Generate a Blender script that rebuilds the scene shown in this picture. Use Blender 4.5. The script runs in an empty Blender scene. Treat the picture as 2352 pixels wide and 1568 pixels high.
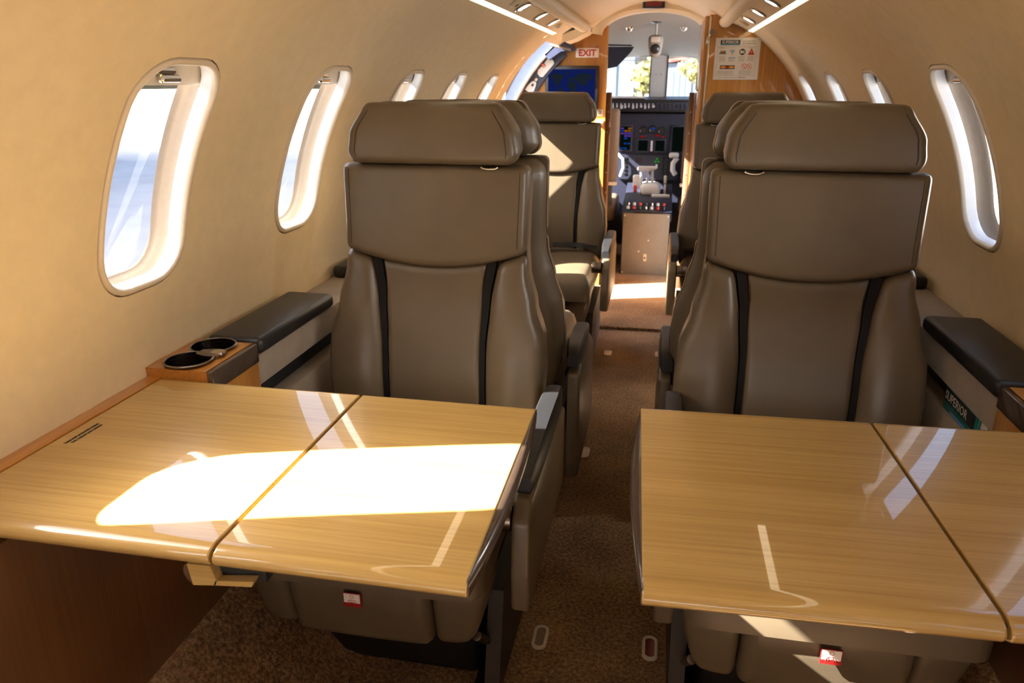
import bpy, bmesh, math, random
from mathutils import Vector, Matrix
random.seed(7)
SC = bpy.context.scene
COL = SC.collection

# ------------------------------------------------------------------ camera
FPX, PPX, PPY = 1715.0, 1176.0, 784.0        # focal length and centre in pixels of the 2352 x 1568 frame
VPX, VPY = 1530.0, 190.0                     # where the cabin's long axis vanishes
CAM = Vector((0.085, 0.0, 1.15))
fy = Vector((VPX - PPX, -(VPY - PPY), -FPX)).normalized()     # world +Y in camera axes
zz = Vector((0.0, 1.0, 0.0)); zz = Vector((0.0, -fy.z, fy.y)).normalized()   # world +Z in camera axes (no roll)
if zz.y < 0: zz = -zz
zz = (zz - fy * zz.dot(fy)).normalized()
xx = fy.cross(zz)
cam_d = bpy.data.cameras.new('camera')
cam_d.sensor_width = 36.0
cam_d.lens = FPX * 36.0 / 2352.0
cam_d.clip_start = 0.02
cam_d.clip_end = 800.0
cam_d.dof.use_dof = True
cam_d.dof.focus_distance = 1.35
cam_d.dof.aperture_fstop = 8.0
cam_o = bpy.data.objects.new('camera', cam_d)
COL.objects.link(cam_o)
R = Matrix((xx, fy, zz))                     # rows: world axes seen in camera axes
cam_o.matrix_world = Matrix.Translation(CAM) @ R.to_4x4()
SC.camera = cam_o

# ------------------------------------------------------------------ world, sun, exposure
SUN_DIR = Vector((1.20, 0.445, -1.0)).normalized()
SUN_STRENGTH = 165.0
SKY_STRENGTH = 1.9
STRIP_STRENGTH = 9.0
w = bpy.data.worlds.new('world'); SC.world = w
w.use_nodes = True
nt = w.node_tree; nt.nodes.clear()
sky = nt.nodes.new('ShaderNodeTexSky')
sky.sky_type = 'NISHITA'
sky.sun_disc = False
sky.sun_elevation = math.asin(-SUN_DIR.z)
sky.sun_rotation = math.atan2(-SUN_DIR.x, -SUN_DIR.y)
sky.altitude = 50
sky.air_density = 1.0
sky.dust_density = 6.0
sky.ozone_density = 0.5
bg = nt.nodes.new('ShaderNodeBackground'); bg.inputs['Strength'].default_value = SKY_STRENGTH
wo = nt.nodes.new('ShaderNodeOutputWorld')
nt.links.new(sky.outputs[0], bg.inputs[0]); nt.links.new(bg.outputs[0], wo.inputs[0])
sd = bpy.data.lights.new('sun', 'SUN'); sd.energy = SUN_STRENGTH; sd.angle = math.radians(0.55); sd.color = (1.0, 0.95, 0.87)
so = bpy.data.objects.new('sun', sd); COL.objects.link(so)
so.rotation_euler = (-SUN_DIR).to_track_quat('Z', 'Y').to_euler()
so.location = (-30, -10, 25)
vs = SC.view_settings
vs.view_transform = 'Standard'; vs.look = 'None'; vs.gamma = 1.0; vs.use_curve_mapping = False
vs.exposure = -1.0
cy = SC.cycles
cy.max_bounces = 8; cy.diffuse_bounces = 5; cy.glossy_bounces = 4; cy.transmission_bounces = 4; cy.transparent_max_bounces = 12
cy.use_adaptive_sampling = True; cy.adaptive_threshold = 0.03
cy.use_denoising = True
cy.sample_clamp_indirect = 8.0
cy.caustics_reflective = False; cy.caustics_refractive = False

# ------------------------------------------------------------------ materials
MATS = {}
def new_mat(name):
    m = bpy.data.materials.new(name); m.use_nodes = True
    MATS[name] = m
    t = m.node_tree
    return m, t, t.nodes['Principled BSDF'], t.nodes['Material Output']
def setp(b, **kw):
    for k, v in kw.items():
        b.inputs[k.replace('_', ' ')].default_value = v
def col4(c): return (c[0], c[1], c[2], 1.0)
def coords(t, kind='Object', scale=(1, 1, 1), rot=(0, 0, 0)):
    tc = t.nodes.new('ShaderNodeTexCoord'); mp = t.nodes.new('ShaderNodeMapping')
    mp.inputs['Scale'].default_value = scale; mp.inputs['Rotation'].default_value = rot
    t.links.new(tc.outputs[kind], mp.inputs[0]); return mp.outputs[0]
def noise(t, vec, scale, detail=4, rough=0.6):
    n = t.nodes.new('ShaderNodeTexNoise'); n.inputs['Scale'].default_value = scale
    n.inputs['Detail'].default_value = detail; n.inputs['Roughness'].default_value = rough
    t.links.new(vec, n.inputs['Vector']); return n.outputs['Fac']
def ramp(t, fac, stops):
    r = t.nodes.new('ShaderNodeValToRGB'); e = r.color_ramp.elements
    while len(e) < len(stops): e.new(0.5)
    for k, (p, c) in enumerate(stops):
        e[k].position = p; e[k].color = col4(c)
    t.links.new(fac, r.inputs[0]); return r.outputs[0]
def bump(t, b, h, strength, dist=0.002):
    bn = t.nodes.new('ShaderNodeBump'); bn.inputs['Strength'].default_value = strength; bn.inputs['Distance'].default_value = dist
    t.links.new(h, bn.inputs['Height']); t.links.new(bn.outputs[0], b.inputs['Normal'])
def plain(name, c, rough=0.5, metal=0.0, coat=0.0, spec=0.5, nscale=60.0, amp=0.06, bumpk=0.0, sheen=0.0):
    m, t, b, o = new_mat(name)
    v = coords(t); n = noise(t, v, nscale)
    lo = tuple(x * (1 - amp) for x in c); hi = tuple(min(1, x * (1 + amp)) for x in c)
    t.links.new(ramp(t, n, [(0.3, lo), (0.7, hi)]), b.inputs['Base Color'])
    setp(b, Roughness=rough, Metallic=metal, Coat_Weight=coat, Specular_IOR_Level=spec, Sheen_Weight=sheen)
    b.inputs['Coat Roughness'].default_value = 0.04
    if bumpk: bump(t, b, n, bumpk)
    return m
def leather(name, c, rough=0.36):
    m, t, b, o = new_mat(name)
    v = coords(t); n = noise(t, v, 420, 3); n2 = noise(t, v, 9, 3)
    t.links.new(ramp(t, n2, [(0.3, tuple(x * 0.9 for x in c)), (0.75, tuple(x * 1.08 for x in c))]), b.inputs['Base Color'])
    setp(b, Roughness=rough, Specular_IOR_Level=0.5)
    bump(t, b, n, 0.12, 0.001)
    return m
def veneer(name, light, dark, axis='X', coat=1.0, rough=0.3, fine=1.0):
    m, t, b, o = new_mat(name)
    s = {'X': (0.9, 60, 60), 'Z': (40, 40, 0.9), 'Y': (60, 0.9, 60)}[axis]
    v = coords(t, 'Object', s)
    n1 = noise(t, v, 3.2 * fine, 5, 0.7)
    s2 = {'X': (0.25, 9, 9), 'Z': (7, 7, 0.3), 'Y': (9, 0.25, 9)}[axis]
    v2 = coords(t, 'Object', s2)
    n2 = noise(t, v2, 2.0, 3, 0.6)
    mx = t.nodes.new('ShaderNodeMath'); mx.operation = 'MULTIPLY_ADD'; mx.inputs[1].default_value = 0.55
    m2 = t.nodes.new('ShaderNodeMath'); m2.operation = 'MULTIPLY'; m2.inputs[1].default_value = 0.45
    t.links.new(n2, m2.inputs[0]); t.links.new(n1, mx.inputs[0]); t.links.new(m2.outputs[0], mx.inputs[2])
    mid = tuple((a + c) / 2 for a, c in zip(light, dark))
    t.links.new(ramp(t, mx.outputs[0], [(0.34, dark), (0.49, mid), (0.64, light)]), b.inputs['Base Color'])
    setp(b, Roughness=rough, Coat_Weight=coat, Specular_IOR_Level=0.4)
    b.inputs['Coat Roughness'].default_value = 0.02
    return m
def emit(name, c, strength):
    m = bpy.data.materials.new(name); m.use_nodes = True; MATS[name] = m
    t = m.node_tree; t.nodes.clear()
    e = t.nodes.new('ShaderNodeEmission'); e.inputs[0].default_value = col4(c); e.inputs[1].default_value = strength
    o = t.nodes.new('ShaderNodeOutputMaterial'); t.links.new(e.outputs[0], o.inputs[0]); return m

plain('wall_vinyl', (0.72, 0.59, 0.385), 0.55, amp=0.04, nscale=30, bumpk=0.05)
plain('cream_panel', (0.78, 0.67, 0.48), 0.5, amp=0.03)
plain('bezel', (0.62, 0.53, 0.42), 0.35, amp=0.03)
plain('reveal_white', (0.80, 0.80, 0.80), 0.35, amp=0.02)
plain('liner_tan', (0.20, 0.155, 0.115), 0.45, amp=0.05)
plain('shade', (0.60, 0.52, 0.42), 0.5, amp=0.03)
leather('taupe_leather', (0.116, 0.086, 0.053))
leather('black_leather', (0.010, 0.010, 0.011), 0.42)
leather('shroud_leather', (0.030, 0.021, 0.014), 0.6)
plain('stripe', (0.007, 0.007, 0.007), 0.7, spec=0.2)
plain('suede', (0.27, 0.22, 0.175), 0.9, amp=0.12, nscale=18, sheen=0.25)
veneer('table_veneer', (0.56, 0.385, 0.135), (0.36, 0.21, 0.055), 'X')
veneer('orange_veneer', (0.54, 0.26, 0.055), (0.34, 0.125, 0.016), 'Z', 0.8, 0.35)
veneer('ledge_veneer', (0.52, 0.23, 0.045), (0.33, 0.115, 0.018), 'Y', 0.7, 0.35)
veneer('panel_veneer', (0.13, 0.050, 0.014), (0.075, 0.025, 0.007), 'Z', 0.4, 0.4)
plain('dark_edge', (0.055, 0.036, 0.026), 0.22, coat=0.6)
plain('bronze', (0.22, 0.185, 0.16), 0.28, metal=1.0, amp=0.05)
plain('chrome', (0.62, 0.60, 0.57), 0.18, metal=1.0, amp=0.03)
plain('black_plastic', (0.012, 0.012, 0.014), 0.35)
plain('black_metal', (0.010, 0.009, 0.008), 0.45)
plain('navy_frame', (0.028, 0.036, 0.075), 0.4, amp=0.1)
plain('cockpit_grey', (0.30, 0.29, 0.27), 0.75, amp=0.05)
plain('post_grey', (0.80, 0.82, 0.85), 0.5, amp=0.03)
plain('panel_blue', (0.009, 0.011, 0.026), 0.5, amp=0.15)
plain('pilot_brown', (0.11, 0.065, 0.036), 0.8, amp=0.1)
plain('pedestal_tan', (0.15, 0.118, 0.088), 0.5, amp=0.08, nscale=25)
plain('white_plastic', (0.75, 0.75, 0.74), 0.4, amp=0.02)
plain('paper', (0.74, 0.70, 0.66), 0.7, amp=0.03)
plain('ink', (0.02, 0.02, 0.02), 0.7)
plain('ink_grey', (0.40, 0.37, 0.33), 0.7)
plain('ink_pale', (0.52, 0.48, 0.43), 0.7)
plain('ink_blue', (0.12, 0.24, 0.48), 0.6)
plain('ink_sky', (0.05, 0.28, 0.50), 0.6)
plain('ink_red', (0.42, 0.03, 0.02), 0.6)
plain('ink_orange', (0.80, 0.30, 0.03), 0.6)
plain('ink_green', (0.06, 0.26, 0.10), 0.6)
plain('ink_salmon', (0.75, 0.22, 0.14), 0.6)
plain('sign_white', (0.80, 0.74, 0.68), 0.4)
plain('teal', (0.01, 0.16, 0.155), 0.35)
plain('red_lens', (0.16, 0.012, 0.012), 0.3)
plain('tarmac', (0.30, 0.30, 0.31), 0.9, nscale=0.4, amp=0.15)
plain('hangar_wall', (0.40, 0.50, 0.66), 0.7, nscale=0.3)
plain('hangar_roof', (0.52, 0.10, 0.08), 0.6, nscale=0.3)
plain('hangar_door', (0.24, 0.33, 0.48), 0.6, nscale=0.3)
plain('bark', (0.12, 0.08, 0.05), 0.9, nscale=4)
plain('hangar_slate', (0.085, 0.115, 0.155), 0.7, nscale=0.3)
plain('leaf_yellow', (0.26, 0.25, 0.085), 0.8, nscale=2, amp=0.3)
plain('leaf_green', (0.12, 0.20, 0.07), 0.8, nscale=2, amp=0.3)
emit('strip_light', (1.0, 0.80, 0.52), STRIP_STRENGTH)
emit('lamp_white', (1.0, 0.90, 0.84), 12.0)
emit('screen_blue', (0.010, 0.022, 0.17), 1.0)
emit('screen_land', (0.020, 0.030, 0.045), 1.0)
emit('screen_violet', (0.20, 0.08, 0.60), 0.9)
emit('screen_amber', (0.60, 0.18, 0.01), 0.9)
emit('screen_azure', (0.01, 0.10, 0.55), 0.8)
emit('screen_dark', (0.004, 0.008, 0.006), 1.0)
emit('lamp_red', (0.60, 0.01, 0.005), 0.9)
emit('lamp_green', (0.05, 0.55, 0.03), 0.8)
emit('lamp_amber', (0.20, 0.05, 0.01), 0.8)

def carpet():
    m, t, b, o = new_mat('carpet')
    v = coords(t); n = noise(t, v, 120, 4, 0.75); n2 = noise(t, v, 5, 2)
    v3 = coords(t); n3 = noise(t, v3, 420, 2)
    mm = t.nodes.new('ShaderNodeMix'); mm.data_type = 'FLOAT'; mm.inputs[0].default_value = 0.25
    t.links.new(n, mm.inputs[2]); t.links.new(n2, mm.inputs[3])
    t.links.new(ramp(t, mm.outputs[0], [(0.36, (0.06, 0.030, 0.012)), (0.5, (0.23, 0.130, 0.058)), (0.62, (0.44, 0.28, 0.145))]), b.inputs['Base Color'])
    setp(b, Roughness=0.95, Sheen_Weight=0.2, Specular_IOR_Level=0.1)
    bump(t, b, n, 0.8, 0.006)
carpet()
def glass():
    m = bpy.data.materials.new('pane_glass'); m.use_nodes = True; MATS['pane_glass'] = m
    t = m.node_tree; t.nodes.clear()
    tr = t.nodes.new('ShaderNodeBsdfTransparent'); tr.inputs[0].default_value = (0.93, 0.95, 0.96, 1)
    gl = t.nodes.new('ShaderNodeBsdfGlossy'); gl.inputs['Roughness'].default_value = 0.03
    mx = t.nodes.new('ShaderNodeMixShader'); mx.inputs[0].default_value = 0.06
    o = t.nodes.new('ShaderNodeOutputMaterial')
    t.links.new(tr.outputs[0], mx.inputs[1]); t.links.new(gl.outputs[0], mx.inputs[2]); t.links.new(mx.outputs[0], o.inputs[0])
glass()

# ------------------------------------------------------------------ mesh helpers
class MB:
    def __init__(s): s.v = []; s.f = []
    def add(s, vs, fs):
        k = len(s.v); s.v += [tuple(p) for p in vs]; s.f += [tuple(i + k for i in f) for f in fs]; return s
    def box(s, x0, x1, y0, y1, z0, z1):
        p = [(x, y, z) for z in (z0, z1) for y in (y0, y1) for x in (x0, x1)]
        return s.add(p, [(0, 2, 3, 1), (4, 5, 7, 6), (0, 1, 5, 4), (2, 6, 7, 3), (0, 4, 6, 2), (1, 3, 7, 5)])
    def rbox(s, x0, x1, y0, y1, z0, z1, r=0.004, seg=2):
        bm = bmesh.new(); bmesh.ops.create_cube(bm, size=1.0)
        for vv in bm.verts:
            vv.co = ((x0 + x1) / 2 + vv.co.x * (x1 - x0), (y0 + y1) / 2 + vv.co.y * (y1 - y0), (z0 + z1) / 2 + vv.co.z * (z1 - z0))
        r = min(r, 0.49 * min(x1 - x0, y1 - y0, z1 - z0))
        bmesh.ops.bevel(bm, geom=bm.edges[:] + bm.verts[:], offset=r, segments=seg, profile=0.5, affect='EDGES')
        bm.verts.index_update()
        s.add([vv.co[:] for vv in bm.verts], [[q.index for q in f.verts] for f in bm.faces]); bm.free(); return s
    def grid(s, fn, nu, nv, wrap_u=False):
        vs = [fn(i / nu, j / nv) for j in range(nv + 1) for i in range(nu if wrap_u else nu + 1)]
        W = nu if wrap_u else nu + 1
        fs = []
        for j in range(nv):
            for i in range(nu):
                a = j * W + i; b = j * W + (i + 1) % W
                fs.append((a, b, b + W, a + W))
        return s.add(vs, fs)
    def prism(s, poly, fn, d0, d1):
        """poly: list of (a,b); fn(a,b,d) -> xyz; closed solid between d0 and d1"""
        n = len(poly)
        vs = [fn(a, b, d0) for a, b in poly] + [fn(a, b, d1) for a, b in poly]
        fs = [tuple(range(n))[::-1], tuple(range(n, 2 * n))]
        fs += [(i, (i + 1) % n, n + (i + 1) % n, n + i) for i in range(n)]
        return s.add(vs, fs)
    def rings(s, rings, close=True, cap0=False, cap1=False):
        n = len(rings[0]); k = len(s.v)
        for rg in rings: s.v += [tuple(p) for p in rg]
        for j in range(len(rings) - 1):
            for i in range(n if close else n - 1):
                a = k + j * n + i; b = k + j * n + (i + 1) % n
                s.f.append((a, b, b + n, a + n))
        if cap0: s.f.append(tuple(range(k + n - 1, k - 1, -1)))
        if cap1: s.f.append(tuple(range(k + (len(rings) - 1) * n, k + len(rings) * n)))
        return s
    def tube(s, pts, r, n=8, cap=True, rr=None):
        pts = [Vector(p) for p in pts]; rg = []
        up = None
        for i, p in enumerate(pts):
            d = (pts[min(i + 1, len(pts) - 1)] - pts[max(i - 1, 0)]).normalized()
            if up is None:
                up = Vector((0, 0, 1)) if abs(d.z) < 0.9 else Vector((1, 0, 0))
            a = d.cross(up).normalized(); up = a.cross(d).normalized()
            q = rr[i] if rr else r
            rg.append([p + (a * math.cos(2 * math.pi * k / n) + up * math.sin(2 * math.pi * k / n)) * q for k in range(n)])
        return s.rings(rg, True, cap, cap)
    def lathe(s, prof, c=(0, 0, 0), axis='Z', n=24, cap=False):
        ax = {'Z': lambda r, h, a: (c[0] + r * math.cos(a), c[1] + r * math.sin(a), c[2] + h),
              'X': lambda r, h, a: (c[0] + h, c[1] + r * math.cos(a), c[2] + r * math.sin(a)),
              'Y': lambda r, h, a: (c[0] + r * math.sin(a), c[1] + h, c[2] + r * math.cos(a))}[axis]
        rg = [[ax(r, h, 2 * math.pi * k / n) for k in range(n)] for r, h in prof]
        return s.rings(rg, True, cap, cap)
    def pad(s, L, Rr, B, T, yf, yb, r, nu=20, nv=20, sgn=-1):
        """cushion: outline between L(q),Rr(q) and B(s),T(s) in x,z; face at yf(x,z), side down to yb(x,z); sgn -1 faces -Y"""
        def par(i, n):
            u = i / n; return 0.45 * u + 0.55 * (0.5 - 0.5 * math.cos(math.pi * u))
        k = len(s.v); W = nu + 1
        grid = []
        for j in range(nv + 1):
            q = par(j, nv)
            for i in range(nu + 1):
                u = par(i, nu)
                x0, x1 = L(q), Rr(q); z0, z1 = B(u), T(u)
                wd, hd = x1 - x0, z1 - z0
                rr = min(r, 0.49 * wd, 0.49 * hd)
                dx = min(u, 1 - u) * wd; dz = min(q, 1 - q) * hd
                ax = max(0.0, 1 - dx / rr); az = max(0.0, 1 - dz / rr)
                rho = math.hypot(ax, az)
                if rho > 1:
                    ax, az = ax / rho, az / rho; rho = 1.0
                    if max(0.0, 1 - dx / rr) > 0: dx = rr * (1 - ax)
                    if max(0.0, 1 - dz / rr) > 0: dz = rr * (1 - az)
                x = x0 + dx if u <= 0.5 else x1 - dx
                z = z0 + dz if q <= 0.5 else z1 - dz
                drop = rr * (1 - math.sqrt(max(0.0, 1 - rho * rho)))
                grid.append((x, yf(x, z) - sgn * drop, z))
        s.v += grid
        flip = sgn > 0
        for j in range(nv):
            for i in range(nu):
                a = k + j * W + i; f = (a, a + 1, a + 1 + W, a + W)
                s.f.append(f[::-1] if flip else f)
        ring = [i for i in range(W)] + [j * W + nu for j in range(1, nv + 1)] + [nv * W + i for i in range(nu - 1, -1, -1)] + [j * W for j in range(nv - 1, 0, -1)]
        kb = len(s.v)
        for i in ring:
            x, y, z = grid[i]; s.v.append((x, yb(x, z), z))
        n = len(ring)
        for i in range(n):
            a, b = k + ring[i], k + ring[(i + 1) % n]
            f = (a, kb + i, kb + (i + 1) % n, b)
            s.f.append(f[::-1] if flip else f)
        cap = tuple(range(kb, kb + n)); s.f.append(cap if flip else cap[::-1])
        return s
    def build(s, name, mat, parent=None, smooth=35, loc=None):
        me = bpy.data.meshes.new(name); me.from_pydata(s.v, [], s.f); me.validate()
        bm = bmesh.new(); bm.from_mesh(me)
        bmesh.ops.remove_doubles(bm, verts=bm.verts, dist=1e-6)
        bmesh.ops.recalc_face_normals(bm, faces=bm.faces)
        bm.to_mesh(me); bm.free()
        return link(name, me, mat, parent, smooth, loc)
def link(name, me, mat, parent=None, smooth=35, loc=None):
    if not me.materials: me.materials.append(MATS[mat])
    if smooth:
        me.polygons.foreach_set('use_smooth', [True] * len(me.polygons))
        me.set_sharp_from_angle(angle=math.radians(smooth))
    o = bpy.data.objects.new(name, me); COL.objects.link(o)
    if parent is not None: o.parent = parent
    if loc: o.location = loc
    return o
def empty(name, loc=(0, 0, 0), rz=0.0):
    o = bpy.data.objects.new(name, None); COL.objects.link(o)
    o.location = loc; o.rotation_euler = (0, 0, rz); o.empty_display_size = 0.05; return o
def tag(o, label, cat, group=None):
    o['label'] = label; o['category'] = cat
    if group: o['group'] = group
    return o
def struct(o, label=None):
    o['kind'] = 'structure'
    if label: o['label'] = label
    return o
def rename(o, n):
    o.name = n; return o
def text_mesh(name, body, size, mat, mtx, parent=None, align='LEFT', sx=1.0, bold=0.0):
    cu = bpy.data.curves.new('txt', 'FONT'); cu.body = body; cu.size = size; cu.align_x = align
    cu.extrude = 0.0002; cu.resolution_u = 2; cu.offset = bold
    ob = bpy.data.objects.new('txt', cu); COL.objects.link(ob)
    dg = bpy.context.evaluated_depsgraph_get()
    me = bpy.data.meshes.new_from_object(ob.evaluated_get(dg))
    bpy.data.objects.remove(ob); bpy.data.curves.remove(cu)
    me.transform(Matrix.Diagonal((sx, 1, 1, 1))); me.transform(mtx)
    me.materials.clear()
    return link(name, me, mat, parent, 0)
def frame(o, ax, ay):
    """matrix taking text x -> ax, text y -> ay, origin o"""
    ax, ay = Vector(ax), Vector(ay); az = ax.cross(ay)
    return Matrix.Translation(o) @ Matrix((ax, ay, az)).transposed().to_4x4()
def lerp(a, b, t): return a + (b - a) * t
def interp(x, pts):
    if x <= pts[0][0]: return pts[0][1]
    for (a, va), (b, vb) in zip(pts, pts[1:]):
        if x <= b:
            t = (x - a) / (b - a); t = t * t * (3 - 2 * t)
            return va + (vb - va) * t
    return pts[-1][1]

# ------------------------------------------------------------------ cabin shell
RAD, ZC = 0.78, 0.72
TH_LO, TH_HI = -0.50, math.acos(0.447 / RAD)
AFT, FWD_R, FWD_L, BULK = -1.35, 3.72, 3.74, 4.30
def shell(side, th, y, out=0.0):
    r = RAD + out + 0.023 * interp(-th, [(-0.20, 0.0), (0.06, 1.0)])
    return (side * r * math.cos(th), y, ZC + r * math.sin(th))
WTH = 0.378                      # angle of the window centres
HW, HH, HR = 0.1155, 0.2045, 0.082
def rr_radius(phi, hw, hh, r):
    c, s_ = math.cos(phi), math.sin(phi)
    lo, hi = 0.0, 1.0
    for _ in range(40):
        m = (lo + hi) / 2; x, y = abs(m * c), abs(m * s_)
        qx, qy = max(x - (hw - r), 0), max(y - (hh - r), 0)
        d = math.hypot(qx, qy) - r if (x > hw - r or y > hh - r) else -1
        if d < 0: lo = m
        else: hi = m
    return lo
def rr_ring(phis, inset):
    hw, hh, r = HW - inset, HH - inset, max(HR - inset, 0.01)
    return [(rr_radius(p, hw, hh, r) * math.cos(p), rr_radius(p, hw, hh, r) * math.sin(p)) for p in phis]
BASE_PHI = [2 * math.pi * k / 72 for k in range(72)]
def wall(side, wins, y_end, name):
    mb = MB()
    ws = sorted(wins)
    bounds = [AFT] + [(a + b) / 2 for a, b in zip(ws, ws[1:])] + [y_end]
    s0, s1 = RAD * (TH_LO - WTH), RAD * (TH_HI - WTH)
    for k, yc in enumerate(ws):
        a, b = bounds[k] - yc, bounds[k + 1] - yc
        if a < -0.32:
            mb.grid(lambda u, v: shell(side, lerp(TH_LO, TH_HI, v), lerp(bounds[k], yc - 0.3, u)), 2, 24); a = -0.3
        if b > 0.32:
            mb.grid(lambda u, v: shell(side, lerp(TH_LO, TH_HI, v), lerp(yc + 0.3, bounds[k + 1], u)), 2, 24); b = 0.3
        cor = [math.atan2(t, u) % (2 * math.pi) for u in (a, b) for t in (s0, s1)]
        phis = sorted(BASE_PHI + cor)
        ring = rr_ring(phis, 0.0)
        rect = []
        for p in phis:
            c, q = math.cos(p), math.sin(p)
            t = min([(b if c > 0 else a) / c if abs(c) > 1e-9 else 9, (s1 if q > 0 else s0) / q if abs(q) > 1e-9 else 9])
            rect.append((t * c, t * q))
        N = 12
        rows = [[shell(side, WTH + y / RAD, yc + x, 0.02) for x, y in ring]]
        for j in range(N + 1):
            t = j / N
            rows.append([shell(side, WTH + lerp(p[1], q[1], t) / RAD, yc + lerp(p[0], q[0], t)) for p, q in zip(ring, rect)])
        mb.rings(rows)
    return struct(mb.build(name, 'wall_vinyl', None, 40))
LWIN = [-0.46, 0.10, 0.655, 1.103, 1.667, 2.226, 2.747, 3.30]
RWIN = [-0.50, 0.05, 0.62, 1.19, 1.757, 2.345, 2.885, 3.455]
wall_left = wall(-1, LWIN, FWD_L, 'wall_left')
wall_right = wall(1, RWIN, FWD_R, 'wall_right')

def window(side, yc, n, shade_drop):
    e = empty('window_%d' % n, shell(side, WTH, yc)); struct(e)
    inv = Matrix.Translation(-Vector(e.location))
    def ring(inset, out):
        return [Vector(shell(side, WTH + y / RAD, yc + x, out)) - Vector(e.location) for x, y in rr_ring(BASE_PHI, inset)]
    def band(name, prof, mat):
        return MB().rings([ring(i, o) for i, o in prof]).build(name, mat, e, 50)
    band('bezel', [(-0.006, 0.013), (0.0022, 0.013), (0.0022, 0.0), (0.004, -0.003), (0.007, -0.0045), (0.0105, -0.004), (0.0133, -0.001), (0.0145, 0.005)], 'bezel')
    band('reveal', [(0.0145, 0.005), (0.015, 0.010), (0.0165, 0.024), (0.015, 0.0255), (0.003, 0.0255)], 'reveal_white')
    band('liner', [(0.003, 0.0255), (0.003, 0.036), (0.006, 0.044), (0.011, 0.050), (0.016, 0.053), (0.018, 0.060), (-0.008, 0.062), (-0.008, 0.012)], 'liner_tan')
    rg = ring(0.0175, 0.056)
    pane = MB(); pane.rings([rg], True, False, True); pane.build('pane', 'pane_glass', e, 0)
    # pulled-down lip of the sliding shade with its pull
    half = HW - 0.004; t_top = HH - 0.002; t_bot = HH - 0.016 - shade_drop
    sh = MB()
    def sp(u, v, o): return Vector(shell(side, WTH + lerp(t_bot, t_top, v) / RAD, yc + lerp(-half, half, u), o)) - Vector(e.location)
    sh.grid(lambda u, v: sp(u, v, 0.0285), 6, 6); sh.grid(lambda u, v: sp(u, v, 0.0325), 6, 6)
    sh.rings([[sp(u, 0, 0.0285) for u in (0, 1)], [sp(u, -0.02, 0.0305) for u in (0, 1)], [sp(u, 0, 0.0325) for u in (0, 1)]], False)
    s_o = sh.build('shade', 'shade', e, 40)
    tm = t_bot + 0.016
    c = Vector(shell(side, WTH + tm / RAD, yc, 0.0205)) - Vector(e.location)
    hb = MB(); hb.tube([c + Vector((0, -0.024, 0)), c + Vector((0, -0.021, 0)), c + Vector((0, 0.021, 0)), c + Vector((0, 0.024, 0))], 0.0065, 12, True, [0.003, 0.0065, 0.0065, 0.003])
    c2 = Vector(shell(side, WTH + (tm + 0.009) / RAD, yc, 0.0275)) - Vector(e.location)
    hb.tube([c2 + Vector((0, -0.03, 0)), c2 + Vector((0, 0.012, 0))], 0.006, 8)
    hb.build('pull', 'chrome', s_o, 40)
    return e
n = 1
for side, wins in ((-1, LWIN), (1, RWIN)):
    for yc in wins:
        drop = {0.655: 0.004}.get(yc, 0.050)
        window(side, yc, n, drop); n += 1

# ceiling: overhead service panels, duct tubes and the middle vault
CEIL = [(0.300, 1.428), (0.27, 1.452), (0.20, 1.492), (0.12, 1.522), (0.05, 1.535), (0.0, 1.538)]
def ceil_prof():
    p = [(x, z) for x, z in CEIL]
    return p + [(-x, z) for x, z in p[-2::-1]]
mb = MB()
cp = ceil_prof()
mb.grid(lambda u, v: (cp[round(u * (len(cp) - 1))][0], lerp(AFT, BULK + 0.02, v), cp[round(u * (len(cp) - 1))][1]), len(cp) - 1, 8)
struct(mb.build('ceiling', 'cream_panel', None, 60))
STRIP_END = {-1: 3.70, 1: 3.70}
for side in (-1, 1):
    nm = 'left' if side < 0 else 'right'
    mb = MB()
    prof = [(0.447, 1.3592), (0.4472, 1.3640), (0.4265, 1.3715), (0.4255, 1.3660), (0.402, 1.3800), (0.380, 1.3905), (0.352, 1.4020), (0.345, 1.4130), (0.299, 1.4285)]
    def f(u, v, pf=prof, sd=side):
        a = pf[round(u * (len(pf) - 1))]; return (sd * a[0], lerp(AFT, 3.74, v), a[1])
    mb.grid(f, len(prof) - 1, 4)
    struct(mb.build('ceiling_panel_' + nm, 'cream_panel', None, 50))
    # duct tube
    mb = MB()
    tp = [(side * (0.3265 + 0.0275 * math.cos(a)), 1.405 + 0.024 * math.sin(a)) for a in [2 * math.pi * k / 20 for k in range(20)]]
    y1 = 4.05 if side < 0 else 3.76
    mb.rings([[(x, y, z) for x, z in tp] for y in (AFT, 0, 2.0, y1)], True, True, True)
    o = mb.build('ceiling_valance', 'cream_panel', None, 50)
    tag(o, 'tan rounded air duct tube running along the ceiling on the %s side' % ('door' if side < 0 else 'placard'), 'duct', 'ceiling duct tubes')
    # light strip, a run of lamp segments
    e = empty('light_strip', (side * 0.436, 1.2, 1.366))
    tag(e, 'long glowing light strip above the windows on the %s side' % ('door' if side < 0 else 'placard'), 'light strip', 'cabin light strips')
    y = AFT + 0.02
    while y < STRIP_END[side] - 0.05:
        yy = min(y + 0.63, STRIP_END[side])
        m2 = MB(); m2.prism([(0.4463, 1.3605), (0.4463, 1.3635), (0.4275, 1.3700), (0.4268, 1.3665)], lambda a, b, d, sd=side: (sd * (a - 0.436), d - 1.2, b - 1.366), y, yy)
        m2.build('lamp', 'strip_light', e, 30); y += 0.635

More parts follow.
